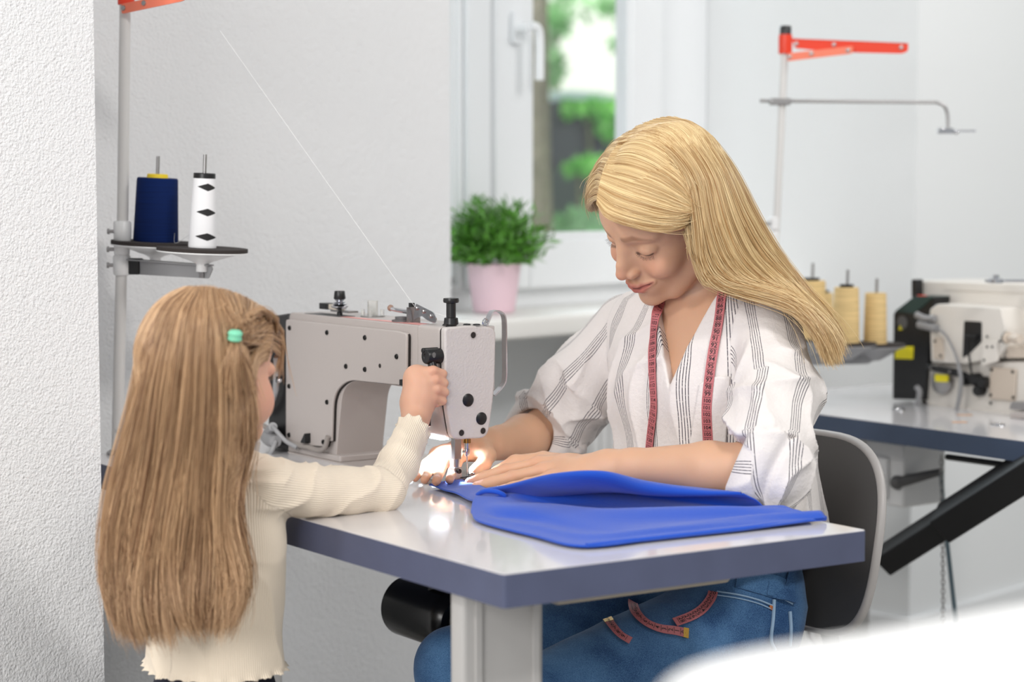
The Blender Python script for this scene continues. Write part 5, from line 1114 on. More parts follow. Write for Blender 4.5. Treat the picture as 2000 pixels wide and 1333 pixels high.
# pocket
gxp, gyp = 22, 34; PV = []; ok = True; stp = []
for i in range(gxp):
    for j in range(gyp):
        a, b = i/(gxp-1), j/(gyp-1); px = (1366+(1426-1366)*a)*(1-b)+(1344+(1416-1344)*a)*b; py = (750-14*a-6*math.sin(PI*a))*(1-b)+888*b
        h = march(torso_cloth, px, py, off=0.003); PV.append(h if h is not None else PV[-1]); xx = a*0.048; stp.append(10*0.066*0+(0.0245+xx) if xx < 0.024 else 0.0245+0.066+xx-0.029)
PV = np.array(PV); PFc = [(i*gyp+j, i*gyp+j+1, (i+1)*gyp+j+1, (i+1)*gyp+j) for i in range(gxp-1) for j in range(gyp-1)]
med = np.median(PV[:, 1]); PFc = [f for f in PFc if max(abs(PV[list(f), 1]-PV[f[0], 1])) < 0.02]
po = addmesh('pocket', PV, PFc, bpy.data.materials['white crepe with dark pinstripes'], woman, smooth='all', attrs={'st': np.array(stp)}); po.modifiers.new('solid', 'SOLIDIFY').thickness = 0.0015
# back of the neck part
P = np.array(bez([W(1414, 556, 2.80), W(1420, 545, 2.90), W(1390, 540, 3.02), W(1330, 560, 3.04), W(1296, 584, 2.97), W(1291, 588, 2.93)], 30)); N = P-(w_nb+np.array([0, 0, -0.02])); N /= np.linalg.norm(N, axis=1)[:, None]
tape_strip(P, N, 0.015, 1, 1, mark=False)
# jeans ----------------------------------------------------------------
Pj = W(1400, 1150, 3.03); hL = W(1462, 1205, 2.96); hR_ = W(1330, 1190, 3.12); kL = np.array([0.005, 2.70, 0.455]); kR = W(893, 1306, 2.84)
def jeans(p):
    d = s_ell(p, Pj+[0, 0, 0.02], (0.150, 0.112, 0.13), TR); d = smin(d, s_cone(p, hL, kL, 0.088, 0.062), 0.03); d = smin(d, s_cone(p, hR_, kR, 0.085, 0.062), 0.02)
    d = smin(d, s_cone(p, kL, kL+[0.05, 0.05, -0.40], 0.058, 0.045), 0.02); d = smin(d, s_cone(p, kR, kR+[0.04, 0.06, -0.40], 0.058, 0.045), 0.02)
    d = smax(d, p[:, 2]-(Pj[2]+0.15), 0.006)
    nz = vnoise(p, 10); d = d-ridge((p-hL)@np.array([0.6, 0.2, 0.9])*38+nz*2.4)*0.005*np.exp(-np.linalg.norm(p-hL, axis=1)/0.16)-vnoise(p, 22)*0.0015
    return d
def denim():
    m = mat('blue denim', srgb(60, 104, 150), 0.85, bump=(1100, 0.5, 0.0008), sheen=0.1, spec=0.2); nt = m.node_tree; p = nt.nodes['Principled BSDF']; tc = nt.nodes.new('ShaderNodeTexCoord')
    n = nt.nodes.new('ShaderNodeTexNoise'); n.inputs['Scale'].default_value = 14; n.inputs['Detail'].default_value = 5; n2 = nt.nodes.new('ShaderNodeTexNoise'); n2.inputs['Scale'].default_value = 900; n2.inputs['Detail'].default_value = 2
    ad = nt.nodes.new('ShaderNodeMath'); ad.operation = 'ADD'; r = nt.nodes.new('ShaderNodeValToRGB'); r.color_ramp.elements[0].position = 0.62; r.color_ramp.elements[1].position = 1.38
    dv = nt.nodes.new('ShaderNodeMath'); dv.operation = 'MULTIPLY'; dv.inputs[1].default_value = 1.0
    r.color_ramp.elements[0].position = 0.35; r.color_ramp.elements[1].position = 0.68; dv.inputs[1].default_value = 0.5
    r.color_ramp.elements[0].color = srgb(26, 60, 106); r.color_ramp.elements[1].color = srgb(98, 142, 186)
    nt.links.new(tc.outputs['Object'], n.inputs['Vector']); nt.links.new(tc.outputs['Object'], n2.inputs['Vector']); nt.links.new(n.outputs['Fac'], ad.inputs[0]); nt.links.new(n2.outputs['Fac'], ad.inputs[1]); nt.links.new(ad.outputs[0], dv.inputs[0]); nt.links.new(dv.outputs[0], r.inputs[0]); nt.links.new(r.outputs[0], p.inputs['Base Color']); return m
M['denim'] = denim(); stm = mat('pale stitching', srgb(150, 178, 206), 0.8)
jo = addsdf('jeans', jeans, (-0.22, 2.55, -0.02), (0.58, 3.35, 0.78), 0.005, M['denim'], woman, 2)
for pix, r_ in (([(1512, 1172), (1510, 1210), (1506, 1250), (1514, 1270)], 0.0028), ([(1400, 1156), (1440, 1162), (1480, 1172), (1510, 1184)], 0.0014), ([(1400, 1163), (1440, 1169), (1480, 1179), (1508, 1191)], 0.0010), ([(1543, 1195), (1545, 1230), (1543, 1262)], 0.0028), ([(1500, 1158), (1530, 1170), (1548, 1180)], 0.0016)):
    P, N = lay(jeans, pix, 0.0015, 24)
    if len(P) > 3: obj('seam', MB().tube(P, r_, 8), stm, jo)
for (px, py) in ((1507, 1187),):
    h = march(jeans, px, py, off=0.001); n_ = gradn(jeans, h); obj('rivet', MB().lathe(h, [(0.0045, -0.001), (0.0042, 0.0012), (0.0001, 0.002)], n_, 16), mat('copper rivet', srgb(186, 112, 70), 0.35, metal=0.8), jo)
for pix in ([(1509, 1128), (1506, 1150), (1504, 1164)], [(1545, 1118), (1540, 1140), (1536, 1152)]):
    P, N = lay(jeans, pix, 0.003, 12)
    if len(P) > 3: obj('belt_loop', MB().ribbon(P, N, 0.010, 0.002), M['denim'], jo)
P, N = lay(jeans, [(1440, 1128), (1490, 1140), (1525, 1150), (1552, 1158)], 0.002, 24)
if len(P) > 3: obj('belt', MB().ribbon(P, N, 0.028, 0.003), mat('brown belt', srgb(120, 66, 40), 0.5), jo) if False else obj('waistband', MB().ribbon(P, N, 0.034, 0.003), M['denim'], jo)
# tape ends on the lap
P, N = lay(jeans, [(1235, 1176), (1242, 1196), (1262, 1216), (1290, 1228), (1318, 1232), (1345, 1238)], 0.003, 40); o = tape_strip(P, N, 0.0145, 24, -1, 0.0102)
obj('metal_tip', MB().ribbon(P[-4:], N[-4:], 0.0155, 0.0016), goldm, o)
P, N = lay(jeans, [(1393, 1156), (1388, 1170), (1372, 1190), (1350, 1204), (1318, 1216)], 0.004, 30); tape_strip(P, N, 0.0145, 20, 1, 0.0102)
P, N = lay(jeans, [(1186, 1208), (1196, 1222), (1212, 1240), (1232, 1252)], 0.003, 20); o = tape_strip(P, N, 0.0125, 3, 1, 0.0102); obj('metal_tip', MB().ribbon(P[:4], N[:4], 0.0135, 0.0016), goldm, o)
# feet
for kk_ in (kL, kR):
    f0 = kk_+np.array([0.05, 0.06, -kk_[2]+0.05]); obj('shoe', MB().tube([f0+[0.05, 0.04, -0.01], f0, f0+[-0.08, -0.06, -0.015], f0+[-0.13, -0.095, -0.02]], [0.028, 0.036, 0.036, 0.024], 16), mat('white shoe', srgb(220, 220, 220), 0.6), woman)
# ================================================================== GIRL
GP = np.array([-0.3830, 2.449, 0.9640]); GR = np.array([[0.6637, 0.7451, -0.0654], [-0.7476, 0.6581, -0.0889], [-0.0233, 0.1079, 0.9939]]).T
def gl_(x, y, z): return GP+GR@np.array([x, y, z])
gS = W(520, 950, 2.535); gS2 = W(322, 950, 2.655); gE = W(748, 956, 2.665); gWr = W(812, 818, 2.845)
gA_ = [gS, W(600, 958, 2.58), W(680, 960, 2.63), gE]; gr_ = [0.036, 0.032, 0.030, 0.0285]
gB_ = [gE, W(780, 905, 2.72), W(806, 840, 2.80)]; grb = [0.0285, 0.0275, 0.0240]
gsl = gS2-gS; gsl[2] = 0; gsl /= np.linalg.norm(gsl); gfw = np.array([-gsl[1], gsl[0], 0]); gfw = gfw if gfw[1] > 0 else -gfw; GT = np.stack([gsl, gfw, [0, 0, 1.0]], 1)
gC_ = W(428, 1060, 2.575); gL_ = W(418, 1230, 2.575)
def girl_torso(p):
    d = s_ell(p, gC_, (0.100, 0.070, 0.125), GT); d = smin(d, s_cone(p, gS*0.82+gS2*0.18, gS2*0.82+gS*0.18, 0.036, 0.036), 0.05)
    d = smin(d, s_ell(p, gL_, (0.094, 0.078, 0.12), GT), 0.05); d = smin(d, s_ell(p, gL_-[0, 0, 0.09], (0.098, 0.080, 0.10), GT), 0.04); return d
def girl_head(p):
    q = (p-GP)@GR; qa = q.copy(); qa[:, 1] = np.abs(qa[:, 1])
    d = s_ell(q, (-0.008, 0, 0.022), (0.086, 0.070, 0.078)); d = smin(d, s_ell(q, (0.035, 0, 0.030), (0.046, 0.055, 0.045)), 0.02)
    d = smin(d, s_ell(q, (0.030, 0, -0.035), (0.048, 0.050, 0.056)), 0.02); d = smin(d, s_ell(qa, (0.044, 0.030, -0.042), (0.030, 0.025, 0.030)), 0.016)
    d = smin(d, s_ell(q, (0.062, 0, -0.080), (0.018, 0.020, 0.016)), 0.018); d = smax(d, -s_ell(qa, (0.090, 0.028, 0.0), (0.016, 0.016, 0.012)), 0.012)
    d = smin(d, s_chain(q, [(0.080, 0, 0.0), (0.094, 0, -0.026)], [0.006, 0.008], 0.004), 0.008); d = smin(d, s_ell(qa, (0.070, 0.028, -0.001), (0.012, 0.013, 0.010)), 0.004)
    d = smin(d, s_cone(qa, (0.086, 0, -0.052), (0.076, 0.016, -0.052), 0.006, 0.004), 0.006)
    d = smin(d, s_ell(qa, (-0.002, 0.067, -0.010), (0.013, 0.006, 0.020)), 0.004); return d
# fist round the lever
gf = []
for i, (y_, dx, dY) in enumerate(((724, 0, 0.0), (742, 3, 0.0), (760, 5, 0.0), (777, 1, 0.0))):
    Y_ = 2.862-0.0015*i
    gf.append([W(812+dx, y_+6, Y_+0.004), W(846+dx*1.4, y_+1, Y_-0.004), W(864+dx*0.8, y_+7, Y_+0.006), W(855+dx*0.5, y_+11, Y_+0.022)])
gth = [W(826, 790, 2.868), W(842, 786, 2.880), W(860, 778, 2.884), W(866, 764, 2.884)]
def girl_hand(p):
    d = s_chain(p, [gWr, W(815, 788, 2.858), W(822, 755, 2.866)], [0.0195, 0.0235, 0.0255], 0.012)
    d = smin(d, s_cone(p, W(812, 735, 2.868), W(826, 776, 2.862), 0.0165, 0.017), 0.014)
    fd = None
    for f, s in zip(gf, (1, 1.03, 0.98, 0.86)):
        r = 0.0070*s; e = s_chain(p, f, [r*1.2, r*1.12, r*1.02, r*0.9], 0.002); fd = e if fd is None else smin(fd, e, 0.0013)
    d = smin(d, fd, 0.0055); d = smin(d, s_chain(p, gth, [0.011, 0.0085, 0.0078, 0.0065], 0.004), 0.006); return d
def girl_body(p):
    d = girl_torso(p)+0.008; d = smin(d, s_cone(p, gl_(-0.015, 0, -0.04), (gS+gS2)/2+[0, 0, 0.01], 0.034, 0.036), 0.03)
    d = smin(d, girl_head(p), 0.015); a = s_chain(p, gA_, [r-0.008 for r in gr_], 0.01); a = smin(a, s_chain(p, gB_+[gWr], [r-0.006 for r in grb]+[0.0185], 0.008), 0.012); a = smin(a, girl_hand(p), 0.01); d = smin(d, a, 0.02)
    b = s_cone(p, gS2, gS2+gfw*0.10+gsl*0.03+[0, 0, -0.13], 0.028, 0.024); d = smin(d, b, 0.02); b = s_cone(p, gS2+gfw*0.10+gsl*0.03+[0, 0, -0.13], gS2+gfw*0.26-gsl*0.0+[0, 0, -0.06], 0.024, 0.018); return smin(d, b, 0.01)
def girl_col(V):
    c = np.tile(np.array(srgb(218, 170, 144)[:3]), (len(V), 1)); c = c*(1+0.03*vnoise(V, 40)[:, None]); q = (V-GP)@GR
    ck = np.exp(-(((np.stack([q[:, 0], np.abs(q[:, 1]), q[:, 2]], 1)-np.array([0.06, 0.035, -0.035]))/0.028)**2).sum(1))*0.5; c = mixc(c, np.array(srgb(222, 148, 130)[:3]), ck)
    for f in gf:
        for j in (1, 3): w = np.exp(-((V-f[j])**2).sum(1)/0.008**2)*0.45; c = mixc(c, SKR, w)
    return {'col': c}
girl = thing('person', 'little girl with long light-brown hair and cream ribbed top, seen from behind', 'person', (gC_[0], gC_[1], 0))
def arm_clip(p): return (p-gB_[2])@((gWr-gB_[2])/np.linalg.norm(gWr-gB_[2]))
cnG = (gWr-gB_[1])/np.linalg.norm(gWr-gB_[1])+np.array([0.25, 0, 0.1]); cnG /= np.linalg.norm(cnG)
def girl_top(p):
    q = (p-gC_)@GT; ang = np.arctan2(q[:, 0], q[:, 1]); nz = vnoise(p, 12)
    d = girl_torso(p)-0.002; d = d-ridge(q[:, 2]*16+ang*3.0+nz*2.0)*0.0045*sstep(-q[:, 2], 0.0, 0.08)-ridge(q[:, 2]*30-q[:, 0]*34+nz*1.5)*0.004*np.exp(-np.linalg.norm(p-gS, axis=1)/0.10)
    # ruffled hem
    hz_ = W(418, 1318, 2.575)[2]; fl = sstep(-(p[:, 2]-hz_), -0.022, 0.0); d = d-fl*(0.007+0.006*np.sin(ang*26))
    d = smax(d, -(p[:, 2]-hz_-0.002*np.sin(ang*26)), 0.002)
    T, b_, an = chain_t(p, gA_); a = s_chain(p, gA_, gr_, 0.01)-ridge(T*38+an*1.2+vnoise(p, 16)*2.2)*0.004-0.0015
    puff = ridge(T*60+an*2)*0.004*sstep(-T, -0.05, 0.0); a = a-puff
    T2, b2_, an2 = chain_t(p, gB_); e = s_chain(p, gB_, grb, 0.01)-ridge(T2*36+an2*1.3+vnoise(p, 16)*2.0)*0.0022
    pc = (p-W(804, 836, 2.80))@cnG; e = e-sstep(pc, -0.016, 0.002)*(0.0022+0.0022*np.sin(an2*10))
    e = smax(e, pc-0.0014*np.sin(an2*10+1), 0.0015); e = smax(e, -np.maximum(s_chain(p, [gB_[1], gWr], [0.0245, 0.0215])-0.0005, -(pc+0.022)), 0.0015)
    a = smin(a, e, 0.012); d = smin(d, a, 0.014)
    d = smax(d, -s_cone(p, (gS+gS2)/2+[0, 0, 0.02], gl_(-0.015, 0, -0.04), 0.038, 0.045), 0.004)
    l = s_cone(p, gS2, gS2+gfw*0.10+gsl*0.03+[0, 0, -0.13], 0.036, 0.030); d = smin(d, l, 0.02); l = s_cone(p, gS2+gfw*0.10+gsl*0.03+[0, 0, -0.13], gS2+gfw*0.22+[0, 0, -0.08], 0.030, 0.024); d = smin(d, l, 0.01)
    return d
def girl_st(V):
    q = (V-gC_)@GT; ang = np.arctan2(q[:, 0], q[:, 1]); u = ang*0.085; T, b_, an = chain_t(V, gA_); T2, b2_, an2 = chain_t(V, gB_); dt = girl_torso(V)
    m1 = (b_-0.032 < dt-0.004) & ((V-gS)@gsl < 0.012); m2 = (b2_-0.027 < dt) & (b2_ < b_-0.002) & m1 | ((b2_-0.027 < dt-0.01) & (b2_ < b_))
    u = np.where(m1, an*0.032, u); u = np.where(m2, an2*0.027, u); return {'st': u}
def rib_mat():
    m = mat('cream rib knit', srgb(244, 229, 208), 0.9, sheen=0.2, spec=0.15); nt = m.node_tree; p = nt.nodes['Principled BSDF']; a = nt.nodes.new('ShaderNodeAttribute'); a.attribute_name = 'st'
    s = nt.nodes.new('ShaderNodeMath'); s.operation = 'MULTIPLY'; s.inputs[1].default_value = 2*PI/0.0028; nt.links.new(a.outputs['Fac'], s.inputs[0]); w = nt.nodes.new('ShaderNodeMath'); w.operation = 'SINE'; nt.links.new(s.outputs[0], w.inputs[0])
    b = nt.nodes.new('ShaderNodeBump'); b.inputs['Strength'].default_value = 0.55; b.inputs['Distance'].default_value = 0.0008; nt.links.new(w.outputs[0], b.inputs['Height']); nt.links.new(b.outputs[0], p.inputs['Normal']); return m
addsdf('body', girl_body, (-0.56, 2.36, 0.56), (-0.05, 3.0, 1.08), 0.0021, M['skin'], girl, 1, girl_col)
addsdf('top', girl_top, (-0.56, 2.40, 0.55), (-0.06, 2.93, 0.90), 0.0022, rib_mat(), girl, 1, girl_st, label='cream ribbed top with ruffled hem and cuffs')
def trousers(p):
    d = s_ell(p, gL_-[0, 0, 0.10], (0.094, 0.076, 0.10), GT); b = gL_-np.array([0, 0, 0.14])
    for s in (-1, 1): d = smin(d, s_cone(p, b+gsl*0.045*s, b+gsl*0.05*s-[0, 0, 0.40], 0.054, 0.036), 0.015)
    return smax(d, p[:, 2]-0.60, 0.004)
addsdf('trousers', trousers, (-0.58, 2.40, 0.02), (-0.2, 2.75, 0.66), 0.006, mat('navy trousers', srgb(34, 36, 52), 0.85), girl, 1)
for s in (-1, 1):
    b = gL_+gsl*0.05*s; obj('shoe', MB().tube([[b[0]-gfw[0]*0.03, b[1]-gfw[1]*0.03, 0.03], [b[0]+gfw[0]*0.05, b[1]+gfw[1]*0.05, 0.028], [b[0]+gfw[0]*0.11, b[1]+gfw[1]*0.11, 0.024]], [0.028, 0.028, 0.022], 14), mat('shoe', srgb(200, 180, 180), 0.6), girl)
M['brown_hair'] = hairmat('light brown hair', srgb(122, 84, 56), srgb(226, 188, 146), 0.38)
G1 = gw([[(366,569,2.43),(312,602,2.41),(280,680,2.40),(262,780,2.41),(240,880,2.43),(220,970,2.44),(208,1050,2.44),(206,1120,2.44),(222,1180,2.43),(252,1238,2.42)],
 [(378,567,2.41),(333,610,2.375),(308,700,2.36),(293,800,2.375),(278,890,2.40),(260,980,2.41),(248,1060,2.415),(244,1130,2.415),(254,1195,2.41),(276,1252,2.41)],
 [(390,566,2.40),(363,620,2.355),(348,710,2.343),(338,800,2.355),(328,890,2.38),(314,980,2.395),(303,1060,2.40),(298,1130,2.40),(303,1195,2.395),(320,1248,2.395)],
 [(400,566,2.40),(394,625,2.350),(387,710,2.338),(384,800,2.350),(377,890,2.375),(368,980,2.39),(358,1060,2.40),(354,1130,2.40),(360,1190,2.395),(376,1240,2.395)],
 [(412,567,2.40),(420,630,2.355),(425,710,2.345),(425,800,2.360),(420,890,2.385),(412,975,2.40),(412,1050,2.405),(416,1120,2.405),(416,1180,2.40),(410,1236,2.40)],
 [(424,569,2.405),(440,620,2.372),(452,690,2.365),(461,790,2.380),(455,880,2.410),(440,950,2.42),(443,1030,2.42),(460,1100,2.415),(464,1160,2.41),(442,1222,2.405)],
 [(434,572,2.41),(452,612,2.385),(464,670,2.380),(474,760,2.395),(476,850,2.42),(460,905,2.44),(442,960,2.44),(450,1050,2.435),(470,1120,2.425),(460,1190,2.415)]])
G2 = gw([[(392,566,2.41),(418,588,2.385),(440,618,2.37),(456,648,2.362)], [(430,566,2.415),(440,590,2.390),(450,620,2.372),(457,648,2.362)], [(452,571,2.425),(460,598,2.395),(461,626,2.375),(458,648,2.362)],
 [(476,580,2.44),(476,602,2.41),(469,628,2.383),(460,650,2.363)], [(502,594,2.455),(496,610,2.42),(480,632,2.388),(461,652,2.363)], [(528,610,2.475),(514,620,2.44),(490,638,2.40),(462,654,2.364)],
 [(544,636,2.49),(526,634,2.455),(496,646,2.405),(463,656,2.364)], [(549,668,2.50),(527,658,2.462),(498,656,2.408),(464,659,2.364)], [(546,700,2.505),(530,684,2.468),(500,672,2.412),(465,661,2.365)]])
G3 = gw([[(457,662,2.356),(446,690,2.350),(438,722,2.350),(432,765,2.355)], [(459,663,2.355),(460,695,2.345),(460,735,2.348),(462,790,2.36)], [(462,663,2.356),(474,695,2.352),(484,735,2.37),(488,790,2.385)]])
G4 = gw([[(548,640,2.50),(549,670,2.502),(545,700,2.505),(538,730,2.50)], [(552,650,2.51),(552,680,2.51),(549,710,2.512),(544,745,2.51)]])
G5 = gw([[(530,690,2.470),(512,700,2.440),(494,722,2.415),(484,760,2.405),(480,820,2.42)], [(520,672,2.46),(500,682,2.425),(482,705,2.40),(474,750,2.392),(472,820,2.41)]])
G6 = gw([[(456,640,2.375),(470,700,2.378),(480,780,2.392),(482,850,2.41),(470,900,2.43),(452,955,2.44),(446,1010,2.44)],[(462,650,2.375),(480,705,2.385),(492,780,2.402),(490,850,2.42),(474,905,2.44),(456,960,2.445),(448,1030,2.44)],[(440,610,2.375),(458,690,2.370),(468,780,2.382),(468,860,2.40),(456,915,2.425),(440,970,2.43),(440,1040,2.43)]])
gsets = [strands(G1, 12500, jit=0.0052, clump=0.0060, nclump=170, fly=0.035, lenv=0.12, wave=0.0055, seed=11), strands(G2, 2600, jit=0.0022, clump=0.0016, nclump=60, fly=0.05, lenv=0.01, seed=12),
 strands(G3, 900, jit=0.0035, clump=0.002, nclump=24, fly=0.06, lenv=0.12, seed=13), strands(G4, 45, jit=0.003, clump=0.003, nclump=30, fly=0.3, seed=14), strands(G5, 500, jit=0.002, clump=0.002, nclump=20, fly=0.06, lenv=0.1, seed=15), strands(G6, 2600, jit=0.0035, clump=0.0035, nclump=44, fly=0.05, lenv=0.2, wave=0.003, seed=17)]
def gcap(p):
    q = (p-GP)@GR; d = s_ell(q, (-0.009, 0, 0.023), (0.087, 0.071, 0.0795)); d = smin(d, s_ell(q, (0.033, 0, 0.034), (0.047, 0.057, 0.045)), 0.02)
    d = smax(d, q[:, 0]-0.036-0.55*q[:, 2]-0.0, 0.008); d = smax(d, -q[:, 2]-0.05, 0.008)
    b = None
    for j, r_ in ((1, 0.019), (2, 0.026), (3, 0.028), (4, 0.024), (5, 0.014)):
        g = G1[j]+np.array([0, 0.033, 0]); e = s_chain(p, [g[k] for k in (2, 3, 4, 5, 6, 7, 8)], [r_, r_, r_, r_*0.95, r_*0.85, r_*0.75, r_*0.4], 0.01); b = e if b is None else smin(b, e, 0.015)
    return smin(d, b, 0.02)
for i_ in (0, 1, 4, 5): gsets[i_] = push(gsets[i_], gcap, 0.0035, 2)
hair_obj('hair', gsets, 0.00032, M['brown_hair'], girl)
addsdf('hair_under', gcap, (-0.58, 2.30, 0.60), (-0.2, 2.62, 1.09), 0.0045, mat('brown hair base', srgb(112, 82, 56), 0.7), girl, 1, label='darker brown hair beneath the strands')
# braid-like twist and the elastic
tw = []
for k in range(2):
    base = bez([W(548, 650, 2.492), W(532, 622, 2.462), W(508, 612, 2.43), W(482, 628, 2.395), W(462, 650, 2.368)], 30); pts = []
    for i, b in enumerate(base): a = i*0.55+k*PI; pts.append(b+np.array([0.0045*math.cos(a), -0.004, 0.0045*math.sin(a)]))
    tw.append(pts)
Gt = [np.array(t)[::3] for t in tw]
ts_ = []
for t in Gt:
    G_ = np.array([t+np.array([0, 0, 0.0025]), t+np.array([0, -0.0045, 0]), t+np.array([0, 0, -0.0025])]); ts_.append(strands(G_, 420, jit=0.0013, clump=0.001, nclump=10, fly=0.015, lenv=0.01, seed=16))
hair_obj('braid', ts_, 0.00032, M['brown_hair'], girl)
e0 = W(458, 657, 2.352)
obj('hair_elastic', MB().lathe(e0+V([0, 0, -0.006]), [(0.006, 0), (0.0088, 0.002), (0.0078, 0.006), (0.0092, 0.010), (0.0065, 0.013)], (0.12, -0.15, 1), 24), mat('mint fabric', srgb(128, 212, 176), 0.8), girl, label='mint green hair elastic')
# ================================================================== OVERLOCK MACHINE ON TABLE 2
O2 = Wz(1750, 782, 0.75); e2x = -v1; OT = frame(O2, e2x, v2)
def m2(px, py, y=0.0): q = inv(OT, Wp(px, py, O2+v2*y, v2)); return (q[0], q[2])
om = thing('overlock_machine', 'cream overlock machine with black control box on the right table', 'sewing machine', Wz(1880, 790, 0.75))
ob = lambda n, pts, y0, y1, m, par=om, r=0.004, bev=0.003, **k: obj(n, MB(OT).prism(rpoly([m2(a, b, y0) for a, b in pts], r), y0, y1), m, par, bevel=bev, **k)
cream = mat('warm cream enamel', srgb(226, 221, 214), 0.35); tan = mat('tan enamel cover', srgb(205, 192, 178), 0.4)
main = ob('body', [(1783, 548), (2040, 556), (2060, 800), (1905, 812), (1800, 792), (1783, 640)], 0.03, 0.20, cream, r=0.006)
obj('body_rib', MB(OT).prism([m2(1845, 553, 0.027), m2(2040, 560, 0.027), m2(2040, 574, 0.027), m2(1845, 566, 0.027)], 0.027, 0.032), cream, main)
ctl = ob('control_box', [(1745, 612), (1788, 578), (1824, 580), (1818, 620), (1806, 782), (1743, 780)], -0.02, 0.03, M['black'], r=0.003, label='black control box')
ob('box_top', [(1747, 609), (1787, 578), (1824, 580), (1786, 613)], -0.022, 0.028, M['green_dk'], ctl, bev=0.001)
p_ = m2(1793, 583, -0.022); obj('red_button', MB(OT).box((p_[0]-0.008, -0.018, p_[1]), (p_[0]+0.009, -0.004, p_[1]+0.006)), M['red'], ctl, bevel=0.001)
lb = [m2(1749, 677, -0.021), m2(1784, 677, -0.021), m2(1783, 702, -0.021), m2(1748, 701, -0.021)]; obj('warning_label', MB(OT).prism(lb, -0.0215, -0.0195), mat('yellow label', srgb(236, 222, 30), 0.5), ctl, smooth=False)
p_ = m2(1762, 630, -0.021); obj('gauge', MB(OT).lathe((p_[0], -0.0202, p_[1]), [(0.014, 0), (0.014, 0.001), (0.0001, 0.001)], (0, -1, 0), 20), M['grey_dk'], ctl)
p_ = m2(1758, 641, -0.022); obj('warning_mark', MB(OT).prism([(p_[0]-0.005, p_[1]-0.004), (p_[0]+0.005, p_[1]-0.004), (p_[0], p_[1]+0.006)], -0.0225, -0.0205), mat('yellow label', srgb(236, 222, 30), 0.5), ctl, smooth=False)
ob('post', [(1780, 546), (1790, 546), (1790, 582), (1780, 582)], 0.0, 0.02, M['black'], ctl, bev=0.001)
fh = ob('front_housing', [(1815, 605), (1830, 594), (1955, 602), (1963, 640), (1962, 680), (1948, 700), (1880, 712), (1818, 708)], -0.03, 0.04, cream, r=0.006)
ob('window_recess', [(1883, 627), (1917, 629), (1917, 668), (1895, 690), (1880, 700)], -0.0312, -0.029, M['black'], fh, bev=0)
ob('take_up_arm', [(1881, 655), (1905, 655), (1905, 663), (1881, 662)], -0.040, -0.031, M['black'], fh, bev=0.001)
a, b = m2(1888, 660, -0.045), m2(1898, 735, -0.045); obj('lever_rod', MB(OT).tube([(a[0], -0.045, a[1]), (b[0], -0.045, b[1])], 0.0022, 8), M['blackmet'], fh)
ob('side_plate', [(1822, 660), (1841, 660), (1843, 704), (1822, 702)], -0.034, -0.030, tan, fh, r=0.004)
ob('bracket_plate', [(1918, 668), (1947, 666), (1948, 706), (1916, 716)], -0.036, -0.030, cream, fh, r=0.003)
for px, py in ((1928, 678), (1938, 678), (1922, 704), (1928, 658), (1953, 667), (1826, 667), (1837, 695)):
    q = m2(px, py, -0.036); obj('screw', MB(OT).lathe((q[0], -0.0362, q[1]), [(0.0028, 0), (0.0025, 0.001), (0.0001, 0.001)], (0, -1, 0), 12), M['blackmet'], fh)
base = ob('base', [(1808, 712), (2040, 705), (2060, 812), (1915, 812), (1808, 790)], -0.01, 0.10, cream, r=0.005)
cpv = ob('cover_plate', [(1933, 717), (1985, 722), (1981, 785), (1930, 780)], -0.016, -0.011, tan, r=0.004, label='tan side cover with four screws')
for px, py in ((1937, 723), (1978, 727), (1935, 772), (1979, 777), (1935, 788)):
    q = m2(px, py, -0.016); obj('screw', MB(OT).lathe((q[0], -0.0162, q[1]), [(0.0034, 0), (0.003, 0.0012), (0.0001, 0.0012)], (0, -1, 0), 12), M['blackmet'], cpv)
q = m2(1838, 745, -0.02); dk = obj('tension_dial', MB(OT).lathe((q[0], -0.012, q[1]), [(0.026, 0), (0.028, 0.004), (0.026, 0.010), (0.015, 0.012), (0.0001, 0.012)], (0, -1, 0), 32), M['steel'], base)
ob('dial_label', [(1825, 731), (1852, 733), (1851, 747), (1826, 746)], -0.0265, -0.0245, mat('yellow label', srgb(236, 222, 30), 0.5), dk, bev=0)
ob('black_bar', [(1808, 712), (1870, 722), (1892, 732), (1890, 742), (1808, 722)], -0.034, -0.026, M['black'], base)
for px, py, r_ in ((1855, 726, 0.003), (1818, 719, 0.0025)): q = m2(px, py, -0.034); obj('screw', MB(OT).lathe((q[0], -0.0342, q[1]), [(r_, 0), (r_*0.9, 0.0015), (0.0001, 0.0015)], (0, -1, 0), 12), M['steel'], base)
for px, py, r_ in ((1900, 742, 0.013), (1915, 748, 0.012), (1907, 764, 0.011), (1880, 745, 0.010)): q = m2(px, py, -0.03); obj('looper_part', MB(OT).lathe((q[0], -0.012, q[1]), [(r_, 0), (r_, 0.016), (r_*0.8, 0.02), (0.0001, 0.02)], (0, -1, 0), 20), M['black'], base)
def hose_(name, pts, r, m, par, y=-0.04): P_ = [(*[m2(a, b, y)[0]], y, m2(a, b, y)[1]) for a, b in pts]; obj(name, MB(OT).tube(bez(P_, 24), r, 10), m, par)
hose_('hose', [(1790, 756), (1796, 765), (1793, 785), (1786, 800)], 0.006, M['grey_pl'], base); hose_('hose', [(1830, 640), (1850, 660), (1870, 705), (1875, 750), (1868, 800)], 0.0028, M['grey_pl'], base); hose_('hose', [(1872, 712), (1877, 740), (1875, 770), (1868, 804)], 0.0045, M['grey_pl'], base)
hose_('hose', [(1790, 615), (1806, 622), (1826, 622)], 0.007, M['grey_pl'], ctl); hose_('hose', [(1795, 634), (1812, 638), (1830, 642)], 0.0085, M['grey_pl'], ctl)
